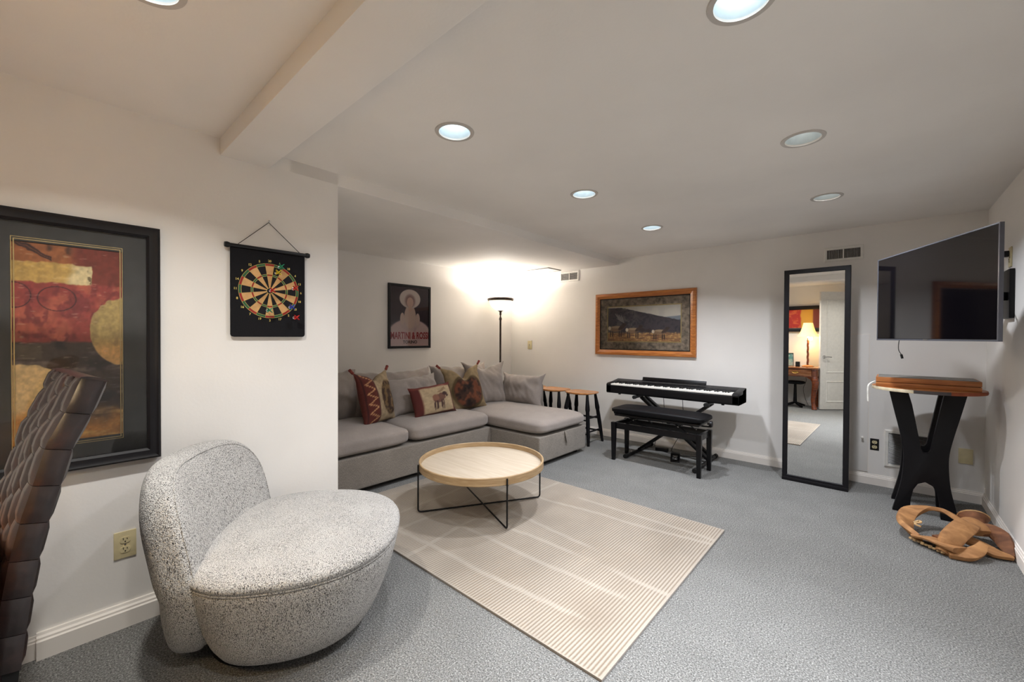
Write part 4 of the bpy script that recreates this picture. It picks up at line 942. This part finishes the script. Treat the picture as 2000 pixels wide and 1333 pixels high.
mb = MB(); mb.tube([(-.3, 0, .405), (.46, 0, .43)], .006, 8); mb.build('adjusting_rod', 'black_metal', t)
for sx in (-1, 1):
    mb = MB(); mb.lathe([(.008, 0), (.008, .015), (.026, .018), (.028, .028), (.026, .04), (.0001, .043)], 16, (sx * .43, 0, .455), axis=Matrix.Rotation(sx * PI / 2, 3, 'Y')); mb.build('adjusting_knob', 'black_plastic', t, True, angle=30)
t = thing('sustain_pedal', 'black sustain pedal with chrome foot plate on the carpet under the piano', 'pedal', (-1.50, 4.09, 0), R(18))
mb = MB(); mb.prism([(-.05, 0), (.11, 0), (.12, .01), (.115, .06), (.03, .065), (.0, .04), (-.05, .016)], (0, 0, 0), (0, 1, 0), (0, 0, 1), .085); mb.build('housing', 'black_plastic', t, bevel=.006)
mb = MB(); mb.box((0, -.02, .042), (.045, .09, .006), Matrix.Rotation(R(12), 3, 'X')); mb.build('foot_plate', 'chrome', t, bevel=.002)
t = thing('power_adapter', 'black power adapter box on the carpet behind the piano bench', 'adapter', (-1.74, 4.36, 0), R(10))
mb = MB(); mb.span(-.065, .065, -.03, .03, 0, .035); mb.build('case', 'black_plastic', t, bevel=.006)
for nm, lab, pts in (('power_cable', 'thin black power cable looping down from the piano', [(-1.73, 4.36, .62), (-1.735, 4.40, .40), (-1.78, 4.42, .2), (-1.84, 4.42, .06), (-1.80, 4.38, .006), (-1.6, 4.30, .006), (-1.42, 4.34, .006), (-1.30, 4.44, .006), (-1.36, 4.50, .02)]),
                     ('pedal_cable', 'thin black pedal cable hanging down from the piano', [(-1.53, 4.36, .62), (-1.535, 4.40, .4), (-1.56, 4.42, .22), (-1.62, 4.42, .10), (-1.66, 4.42, .006), (-1.58, 4.37, .006), (-1.52, 4.30, .008), (-1.53, 4.22, .03)])):
    mb = MB(); mb.tube(catmull(pts, 8), .0028, 6); tag(mb.build(nm, 'rubber', None, True), lab, 'cable')

# ------------------------------------------------------------------ standing mirror
t = thing('standing_mirror', 'tall narrow mirror in a black frame standing against the back wall', 'mirror', (-.405, 4.205, 0), R(-1.0))
MW, MH = .445, 1.785
mb = frame_bars(MW, MH, .04, [(0, .05), (0, .002), (.003, 0), (.032, 0), (.037, .006), (.037, .05)], cz=MH / 2 + .012); mb.build('frame', 'frame_black', t)
mb = MB(); mb.span(-MW / 2 + .03, MW / 2 - .03, .008, .012, .045, MH - .02); mb.build('mirror_glass', 'mirror_glass', t)
mb = MB(); mb.span(-MW / 2 + .004, MW / 2 - .004, .016, .048, .018, MH + .005); mb.build('back_panel', 'black_paint', t)
mb = MB(); mb.span(-MW / 2, MW / 2, -.012, .05, 0, .028); mb.build('bottom_rail', 'frame_black', t, bevel=.003)
mb = MB(); mb.bar((-.12, .06, 1.35), (-.12, .33, .012), .03, .02); mb.bar((.12, .06, 1.35), (.12, .33, .012), .03, .02); mb.bar((-.12, .33, .03), (.12, .33, .03), .02, .02); mb.build('easel_leg', 'black_paint', t)

# ------------------------------------------------------------------ wall mounted television
tvR = Vector((.407, 2.933, 0)); tvL = Vector((-.021, 3.845, 0)); tvd = (tvR - tvL); TW = tvd.length; ang = math.atan2(tvd.y, tvd.x)
t = thing('television', 'flat television on a swivel arm angled out from the right wall', 'television', ((tvR.x + tvL.x) / 2, (tvR.y + tvL.y) / 2, 1.484), ang)
TH_ = .556
mb = MB(); mb.span(-TW / 2 + .002, TW / 2 - .002, .001, .013, -TH_ / 2 + .002, TH_ / 2 - .002); mb.build('panel_body', 'black_plastic', t, bevel=.003)
mb = frame_bars(TW, TH_, .01, [(0, .014), (0, -.003), (.006, -.004), (.008, -.0005), (.008, .002)]); plain('tv_bezel', (92, 93, 102), .35, .2, .03); mb.build('bezel', 'tv_bezel', t)
mb = MB(); mb.span(-TW / 2 + .008, TW / 2 - .008, -.0015, .001, -TH_ / 2 + .012, TH_ / 2 - .008); mb.build('screen', 'tv_screen', t)
mb = MB(); mb.span(-.3, .3, .012, .06, -TH_ / 2 + .03, .05); mb.build('rear_housing', 'black_plastic', t, bevel=.012)
mb = MB(); mb.span(-.02, .02, -.004, 0, -TH_ / 2 + .002, -TH_ / 2 + .010); mb.build('logo_tab', 'grey_metal', t)
inv = Matrix.Rotation(-ang, 3, 'Z'); org = Vector(t.location)
loc = lambda p: inv @ (Vector(p) - org)
mb = MB(); mb.bar(loc((XR - .03, 3.75, 1.47)), loc((.38, 3.90, 1.47)), .03, .05); mb.bar(loc((.38, 3.90, 1.47)), loc((.26, 3.40, 1.47)), .03, .05); mb.build('swivel_arm', 'black_metal', t, bevel=.004)
mb = MB(); c_ = loc((XR - .012, 3.80, 1.485)); mb.box(c_, (.022, .16, .29), inv.copy()); mb.build('wall_bracket', 'black_metal', t, bevel=.004)
mb = MB(); mb.span(-.10, .10, .055, .07, -.12, .12); mb.build('tv_bracket', 'black_metal', t)
tv = t
t = plate('wall_outlet', 'cream outlet plate on the right wall behind the television with a black plug', 'outlet', (XR, 3.84, 1.71), -PI / 2, .075, .12)
mb = MB(); mb.span(-.018, .018, -.05, -.009, .002, .038); tag(mb.build('plug', 'black_plastic', None, bevel=.004, loc=(XR, 3.84, 1.71), rot=(0, 0, -PI / 2)), 'black power plug pushed into the outlet behind the television', 'plug')
mb = MB(); mb.tube(catmull([(XR - .052, 3.85, 1.725), (XR - .075, 3.86, 1.66), (XR - .06, 3.84, 1.60), (XR - .12, 3.75, 1.52), (.40, 3.55, 1.46)], 6), .004, 6); tag(mb.build('tv_power_cord', 'rubber', None, True), 'black television power cord drooping from the outlet on the right wall', 'cord')
mb = MB(); mb.tube(catmull([(.118, 3.62, 1.30), (.090, 3.665, 1.22), (.085, 3.69, 1.15), (.098, 3.69, 1.115)], 6), .0022, 6); mb.tube([(.098, 3.69, 1.115), (.104, 3.69, 1.088)], .0065, 8); tag(mb.build('loose_cable', 'rubber', None, True), 'short loose black cable dangling below the television', 'cable')

# ------------------------------------------------------------------ tall table with crossed plate base
t = thing('pub_table', 'tall table with black cut-out X plate legs and a patchwork edged round top', 'table', (.235, 4.15, 0))
zt_ = .852
def xplate():
    right = [(v_.x, v_.y) for v_ in catmull([(a, b, 0) for a, b in [(.165, 0), (.145, .09), (.12, .22), (.110, .36), (.114, .46), (.135, .58), (.160, .70), (.190, zt_)]], 5)]
    notch = [(.085, zt_), (.07, .76), (.032, .52), (.022, .455), (.012, .435), (0, .43), (-.012, .435), (-.022, .455), (-.032, .52), (-.07, .76), (-.092, zt_)]
    left = [(-x, y) for x, y in right[::-1]]
    arch = [(-.075, 0), (-.070, .10), (-.058, .17), (-.036, .215), (0, .235), (.036, .215), (.058, .17), (.070, .10), (.075, 0)]
    return right + notch + left + arch
for yy, sh in ((-.15, 0), (.12, -.002)):
    mb = MB(); mb.prism(xplate(), (sh, yy, 0), (1, 0, 0), (0, 0, 1), .045); o = mb.build('leg_plate', 'black_paint', t, bevel=.004)
mb = MB(); mb.span(-.06, .06, -.13, .1, .30, .34); mb.build('stretcher', 'black_paint', t, bevel=.004)
def topfn():
    mb = MB(); n = 72; r = .288; c0 = Vector((.004, -.045, 0))
    ring = [(r * math.cos(2 * PI * k / n), r * math.sin(2 * PI * k / n)) for k in range(n)]
    V = [(c0.x + x, c0.y + y, zt_) for x, y in ring] + [(c0.x + x * 1.01, c0.y + y * 1.01, zt_ + .010) for x, y in ring] + [(c0.x + x, c0.y + y, zt_ + .022) for x, y in ring]
    mb.add(V, [tuple(range(n))[::-1]], 3)
    for lv in (0, 1):
        for k in range(n):
            a = math.degrees(2 * PI * (k + .5) / n) % 360
            mi = 0 if 186 < a < 256 else (1 if 256 <= a < 290 else (2 if 290 <= a or a < 40 else 1))
            mb.f.append((lv * n + k, lv * n + (k + 1) % n, (lv + 1) * n + (k + 1) % n, (lv + 1) * n + k)); mb.m.append(mi)
    mb.f.append(tuple(range(2 * n, 3 * n))); mb.m.append(3)
    mb.build('table_top', ['edge_white', 'edge_slate', 'edge_rust', 'oak_board'], t, True, angle=30)
topfn()
GC = Vector((.232, 4.115, zt_ + .023))
t = thing('game_case', 'folded wooden game case lying on the tall X-legged table', 'game case', GC, R(-1))
mb = MB(); mb.span(-.255, .255, -.15, .15, 0, .030); mb.build('lower_half', 'oak_board', t, bevel=.003)
mb = MB(); mb.span(-.255, .255, -.15, .15, .033, .066); mb.build('upper_half', 'oak_board', t, bevel=.003)
mb = MB(); mb.span(-.243, .243, -.138, .138, .066, .0685); mb.build('top_inlay', 'board_grey', t)
for sx in (-.15, .15):
    mb = MB(); mb.span(sx - .02, sx + .02, .15, .153, .02, .047); mb.build('hinge', 'brass', t)
def strap():
    P = [Vector(p) for p in ((-.028, 4.03, .905), (-.045, 4.02, .897), (-.062, 4.01, .880), (-.068, 4.005, .855), (-.068, 4.003, .80), (-.066, 4.0, .755))]
    wv = Vector((.667, -.745, 0)) * .006; mb = MB(); V = []
    for p in catmull(P, 5): V += [p - wv, p + wv, p + wv + Vector((-.002, -.002, .0012)), p - wv + Vector((-.002, -.002, .0012))]
    k = len(V) // 4; mb.add(V, [(4 * i + a, 4 * i + (a + 1) % 4, 4 * i + 4 + (a + 1) % 4, 4 * i + 4 + a) for i in range(k - 1) for a in range(4)] + [(0, 1, 2, 3), tuple(range(4 * k - 4, 4 * k))])
    tag(mb.build('white_strap', 'strap_white', None, True), 'narrow white strap hanging over the left edge of the tall table', 'strap')
strap()

# ------------------------------------------------------------------ wooden saddle tree on the floor
t = thing('saddle_tree', 'old bare wooden saddle tree lying on the carpet in the corner', 'saddle tree', (.31, 3.62, 0), R(0))
def slab(name, path, widths, ths, mat, tilt=None, n=12, parent=t, k=5):
    """lofted plank along a path: flat oval section of given width (horizontal) and thickness (vertical), tilted about the path"""
    P = catmull(path, k); m_ = len(P); W = np.interp(np.linspace(0, 1, m_), np.linspace(0, 1, len(widths)), widths); T = np.interp(np.linspace(0, 1, m_), np.linspace(0, 1, len(ths)), ths)
    TI = np.interp(np.linspace(0, 1, m_), np.linspace(0, 1, len(tilt)), tilt) if tilt else np.zeros(m_)
    rings = []
    for i, p in enumerate(P):
        d = (P[min(i + 1, m_ - 1)] - P[max(i - 1, 0)]).normalized(); sx = d.cross(Vector((0, 0, 1))); sx = sx.normalized() if sx.length > 1e-3 else Vector((1, 0, 0)); up_ = sx.cross(d).normalized()
        q = Matrix.Rotation(R(TI[i]), 3, d); sx = q @ sx; up_ = q @ up_; ring = []
        for j in range(n):
            a = 2 * PI * j / n; c_, s_ = math.cos(a), math.sin(a)
            ring.append(p + sx * (W[i] / 2 * abs(c_) ** .4 * (1 if c_ > 0 else -1)) + up_ * (T[i] / 2 * abs(s_) ** .4 * (1 if s_ > 0 else -1)))
        rings.append(ring)
    return loft(rings).build(name, mat, parent, True, angle=38)
# cantle: the broad arched ring at the left
slab('cantle', [(-.13, -.20, .035), (-.185, -.10, .06), (-.17, .03, .10), (-.09, .13, .125), (.0, .14, .125), (.06, .06, .11), (.10, -.03, .10)], [.05, .085, .085, .07, .07, .075, .07], [.03, .035, .03, .026, .026, .03, .04], 'tree_wood', [60, 40, 20, -10, -25, -30, -20])
slab('seat_bar', [(-.15, -.17, .03), (-.08, -.19, .045), (-.02, -.24, .05), (.03, -.28, .05)], [.12, .16, .15, .11], [.02, .022, .022, .03], 'tree_wood', [-20, -12, -10, -5])
slab('fork', [(-.035, -.285, .012), (.0, -.22, .085), (.06, -.12, .135), (.10, -.04, .12)], [.07, .10, .10, .06], [.04, .05, .05, .04], 'tree_wood', [50, 42, 30, 10])
slab('fork_foot', [(-.02, -.29, .02), (.05, -.275, .03), (.10, -.22, .05), (.125, -.17, .075)], [.06, .07, .06, .04], [.03, .03, .025, .02], 'tree_wood', [10, 20, 30, 30])
slab('swell', [(.055, .03, .10), (.09, .02, .12), (.12, .0, .11), (.14, -.03, .09)], [.07, .09, .09, .07], [.05, .06, .06, .05], 'tree_wood')
mb = MB(); mb.lathe([(.045, .0), (.04, .02), (.05, .05), (.066, .075), (.068, .085), (.055, .088), (.0001, .086)], 22, (.125, .045, .085), axis=Matrix.Rotation(R(-8), 3, 'Y') @ Matrix.Rotation(R(-52), 3, 'X')); mb.build('horn', 'tree_wood_dark', t, True)
mb = MB(); mb.lathe([(.067, .077), (.071, .08), (.067, .085)], 22, (.125, .045, .085), close=True, axis=Matrix.Rotation(R(-8), 3, 'Y') @ Matrix.Rotation(R(-52), 3, 'X')); mb.build('horn_rim', 'rawhide', t, True)
slab('side_bar', [(.06, -.10, .06), (.11, -.115, .05), (.17, -.13, .03), (.24, -.12, .02)], [.05, .06, .07, .03], [.025, .025, .025, .02], 'tree_wood', [30, 25, 20, 10])
slab('side_bar', [(.12, .0, .09), (.17, .02, .10), (.21, .0, .085), (.225, -.05, .055), (.235, -.115, .02)], [.06, .08, .085, .07, .03], [.03, .03, .03, .028, .02], 'tree_wood_dark', [30, 40, 45, 40, 20])
slab('gullet', [(-.06, -.16, .05), (.0, -.10, .06), (.05, -.04, .075)], [.04, .03, .04], [.015, .012, .015], 'tree_wood_dark')
for i in range(9):
    f = i / 8; p = Vector((-.165, -.185, .02)).lerp(Vector((-.04, -.293, .02)), f); mb = MB(); mb.box(p, (.016, .010, .010 + .006 * (i % 2)), Matrix.Rotation(R(-40 + 9 * i), 3, 'Z')); mb.build('rawhide_stitch', 'rawhide', t, bevel=.002)
slab('rawhide_lace', [(-.15, -.09, .085), (-.125, -.075, .10), (-.12, -.10, .10), (-.145, -.12, .09), (-.12, -.135, .085)], [.012, .012, .012], [.008, .008], 'rawhide')

# ------------------------------------------------------------------ behind the camera: door, desk, lamp, picture (seen in the mirror)
hx, hy = -.465, -.69; tip = Vector((-.93, -.244, 0)); dd = tip - Vector((hx, hy, 0)); DL = dd.length; da = math.atan2(dd.y, dd.x)
t = tag(thing('door_1', 'white panelled door standing open into the room', 'door', (hx, hy, .008), da), kind='structure')
mb = MB(); mb.span(0, DL, -.018, .018, 0, 1.995); mb.build('leaf', 'white_enamel', t, bevel=.003)
for s in (-1, 1):
    for z0, z1 in ((.12, .48), (.62, 1.86)):
        mb = frame_bars(DL - .2, z1 - z0, 0, [(0, 0), (0, -.004), (.012, -.007), (.022, -.001), (.022, 0)], cz=(z0 + z1) / 2)
        mb.v = [(p[0] + DL / 2, s * (-p[1] + .018), p[2]) for p in mb.v]; mb.build('panel_moulding', 'white_enamel', t)
    mb = MB(); mb.lathe([(.026, 0), (.026, .006), (.012, .01), (.010, .04), (.0001, .042)], 16, (DL - .06, s * .018, .89), axis=Matrix.Rotation(-s * PI / 2, 3, 'X')); h_ = mb.build('handle_rose', 'chrome', t, True)
    mb = MB(); mb.tube(catmull([(DL - .06, s * .056, .89), (DL - .10, s * .06, .892), (DL - .16, s * .056, .887)], 4), .008, 10); mb.build('lever', 'chrome', h_, True)
for z in (.25, 1.0, 1.75):
    mb = MB(); mb.tube([(0, .02, z - .04), (0, .02, z + .04)], .007, 8); mb.build('hinge', 'chrome', t)
mb = MB(); mb.span(DX0 - .06, DX0, YN, YN + .014, 0, 2.09); mb.span(DX1, DX1 + .06, YN, YN + .014, 0, 2.09); mb.span(DX0 - .06, DX1 + .06, YN, YN + .014, 2.03, 2.09); struct(mb.build('trim_2', 'trim_paint', bevel=.002))
t = thing('writing_desk', 'carved mahogany writing desk with curved legs against the near wall', 'desk', (0, 0, 0))
dx0, dx1, dy0, dy1, dz = -2.12, -.945, -.12, -.60, .715
mb = MB(); mb.span(dx0 - .015, dx1 + .015, dy1, dy0 + .02, dz - .025, dz); mb.build('desk_top', 'desk_top', t, bevel=.006)
mb = MB(); mb.span(dx0 + .02, dx1 - .02, dy1 + .01, dy0 - .02, dz - .165, dz - .025); mb.build('apron', 'mahogany', t, bevel=.004)
for k in range(2):
    x0_ = dx0 + .09 + k * .545; mb = MB(); mb.span(x0_, x0_ + .46, dy0 - .022, dy0 - .004, dz - .145, dz - .045); o = mb.build('drawer', 'desk_top', t, bevel=.004)
    mb = MB(); mb.tube(catmull([(x0_ + .19, dy0, dz - .085), (x0_ + .20, dy0 + .016, dz - .10), (x0_ + .23, dy0 + .02, dz - .106), (x0_ + .26, dy0 + .016, dz - .10), (x0_ + .27, dy0, dz - .085)], 4), .004, 8); mb.build('bail_handle', 'brass', o, True)
    mb = MB(); mb.prism([(-.055, 0), (-.03, .018), (0, .012), (.03, .018), (.055, 0), (.03, -.016), (0, -.01), (-.03, -.016)], (x0_ + .23, dy0 - .003, dz - .088), (1, 0, 0), (0, 0, 1), .003); mb.build('back_plate', 'brass', o)
for sx, x in ((-1, dx0 + .045), (1, dx1 - .045)):
    for sy, y in ((1, dy0 - .045), (-1, dy1 + .045)):
        o_ = Vector((sx * .02, sy * .02, 0)); P = [Vector((x, y, dz - .165)), Vector((x, y, .50)) + o_ * .6, Vector((x, y, .42)) + o_ * .9, Vector((x, y, .28)) - o_ * .2, Vector((x, y, .14)) - o_ * .7, Vector((x, y, .05)) - o_ * .1, Vector((x, y, .0)) + o_ * .5]
        mb = MB(); mb.tube(catmull(P, 4), list(np.interp(np.linspace(0, 1, 25), [0, .15, .3, .55, .75, .88, 1], [.045, .05, .05, .034, .028, .036, .04])), 10); mb.tube([P[0] + Vector((0, 0, .14)), P[0]], .045, 8); mb.build('cabriole_leg', 'mahogany', t, True)
        mb = MB(); mb.prism([(0, 0), (0, -.09), (-.02, -.05), (-.06, -.02), (-.11, 0)] if sx > 0 else [(0, 0), (.11, 0), (.06, -.02), (.02, -.05), (0, -.09)], (x - sx * .03, y, dz - .16), (1, 0, 0), (0, 0, 1), .03); mb.build('knee_bracket', 'mahogany', t)
t = thing('table_lamp', 'table lamp with twisted wood stem and glowing cream shade on the desk', 'table lamp', (-1.112, -.36, dz + .001))
mb = MB(); mb.lathe([(.0001, 0), (.085, 0), (.088, .01), (.07, .022), (.03, .03), (.0001, .03)], 28); mb.build('base', 'oak_orange', t, True)
pts = []; V = []; n = 12
mb = MB(); rings = []
for k in range(60):
    z = .03 + .43 * k / 59; rings.append([((.014 + .004 * math.cos(3 * a + z * 60)) * math.cos(a), (.014 + .004 * math.cos(3 * a + z * 60)) * math.sin(a), z) for a in [2 * PI * j / 18 for j in range(18)]])
loft(rings).build('stem', 'mahogany', t, True, angle=60)
mb = MB(); m_ = 48; rings = [[(r * (1 + .02 * math.cos(8 * 2 * PI * j / m_)) * math.cos(2 * PI * j / m_), r * (1 + .02 * math.cos(8 * 2 * PI * j / m_)) * math.sin(2 * PI * j / m_), z) for j in range(m_)] for r, z in ((.158, .525), (.128, .57), (.102, .63), (.082, .70), (.068, .765), (.066, .765), (.080, .70), (.100, .63), (.126, .57), (.156, .525))]
o = loft(rings + [rings[0]], False, False).build('shade', 'lampshade', t, True, angle=70)
mb = MB(); mb.lathe([(.0001, .50), (.012, .505), (.016, .53), (.028, .57), (.026, .60), (.0001, .62)], 14); mb.build('bulb', 'bulb_dim', t, True)
mb = MB(); mb.tube([(0, 0, .45), (0, 0, .50)], .01, 10); mb.build('socket', 'brass', t, True)
for z_, pw in ((.49, .55), (.66, .45)):
    ld = bpy.data.lights.new('lamp_light', 'POINT'); ld.energy = DESK_W * pw; ld.shadow_soft_size = .03; ld.color = (1, .80, .52); lo = bpy.data.objects.new('lamp_light', ld); COL.objects.link(lo); lo.parent = t; lo.location = (0 if z_ > .6 else .04, 0 if z_ > .6 else .03, z_)
def art_red(u, v):
    n1 = vnoise(u * 2, v, 6, 31, 3); c = np.tile(np.array([176, 48, 40.]), (len(u), 1)); c = mixc(c, (206, 96, 56), smooth(.5, .7, n1)); c = mixc(c, (212, 160, 62), 1 - smooth(.30, .33, u + (n1 - .5) * .05)); c = mixc(c, (120, 56, 52), (1 - smooth(.1, .13, u)))
    d = np.sqrt(((u - .88) / .22) ** 2 + ((v - .05) / .6) ** 2); c = mixc(c, (220, 172, 72), 1 - smooth(.95, 1.05, d)); c = mixc(c, (60, 40, 40), smooth(.8, .85, u) * smooth(.55, .65, v)); return c
t = thing('framed_picture', 'wide red and ochre abstract picture in a dark frame above the desk', 'picture', (-1.43, YN, 1.565), PI)
mb = frame_bars(1.02, .465, .06, [(0, 0), (0, -.03), (.01, -.04), (.04, -.034), (.066, -.024), (.066, 0)]); mb.build('frame', 'frame_black', t, True, angle=25)
picture('artwork', .90, .345, 180, 70, art_red, 'painted_art', t, -.012)
def art_teal(u, v):
    n1 = vnoise(u, v, 5, 61, 3); c = np.tile(np.array([196, 220, 206.]), (len(u), 1)); c = mixc(c, (110, 178, 170), smooth(.4, .6, n1)); return mixc(c, (226, 230, 216), smooth(.5, .9, v) * smooth(.5, .6, n1))
t = thing('photo_frame', 'small teal picture in a thin frame propped on the desk', 'photo frame', (-1.42, -.40, dz + .118), PI)
t.rotation_euler = (R(8), 0, PI)
mb = frame_bars(.19, .235, .01, [(0, .006), (0, -.006), (.008, -.006), (.008, .006)]); mb.build('frame', 'grey_metal', t)
picture('print', .178, .223, 40, 50, art_teal, 'photo_print', t, 0)
t = thing('small_box', 'small black box standing on the desk by the lamp', 'box', (-1.245, -.29, dz + .001)); mb = MB(); mb.span(-.03, .03, -.03, .03, 0, .085); mb.build('case', 'black_plastic', t, bevel=.004); mb = MB(); mb.span(-.024, .024, .03, .0315, .01, .075); mb.build('front', 'rubber', t)
t = thing('desk_stool', 'black cushioned stool tucked under the writing desk', 'stool', (-1.29, -.36, 0))
superquad(.14, .13, .03, 3, 4, 10, fn=lambda p: p + Vector((0, 0, .43))).build('seat', 'black_vinyl', t, True, angle=70)
mb = MB(); mb.lathe([(.03, .06), (.025, .2), (.02, .41)], 14); mb.build('column', 'black_metal', t, True)
for k in range(4):
    a = PI / 4 + k * PI / 2; mb = MB(); mb.bar((.02 * math.cos(a), .02 * math.sin(a), .07), (.17 * math.cos(a), .17 * math.sin(a), .02), .035, .03); mb.build('foot', 'black_metal', t, bevel=.004)
mb = MB(); mb.tube(catmull([(-1.20, -.625, .72), (-1.2, -.628, .60), (-1.17, -.628, .45), (-1.21, -.628, .3), (-1.18, -.628, .12), (-1.14, -.63, .02), (-1.13, -.63, .006)], 8), .003, 6); tag(mb.build('lamp_cord', 'rubber', None, True), 'lamp cord hanging down behind the writing desk', 'cord')
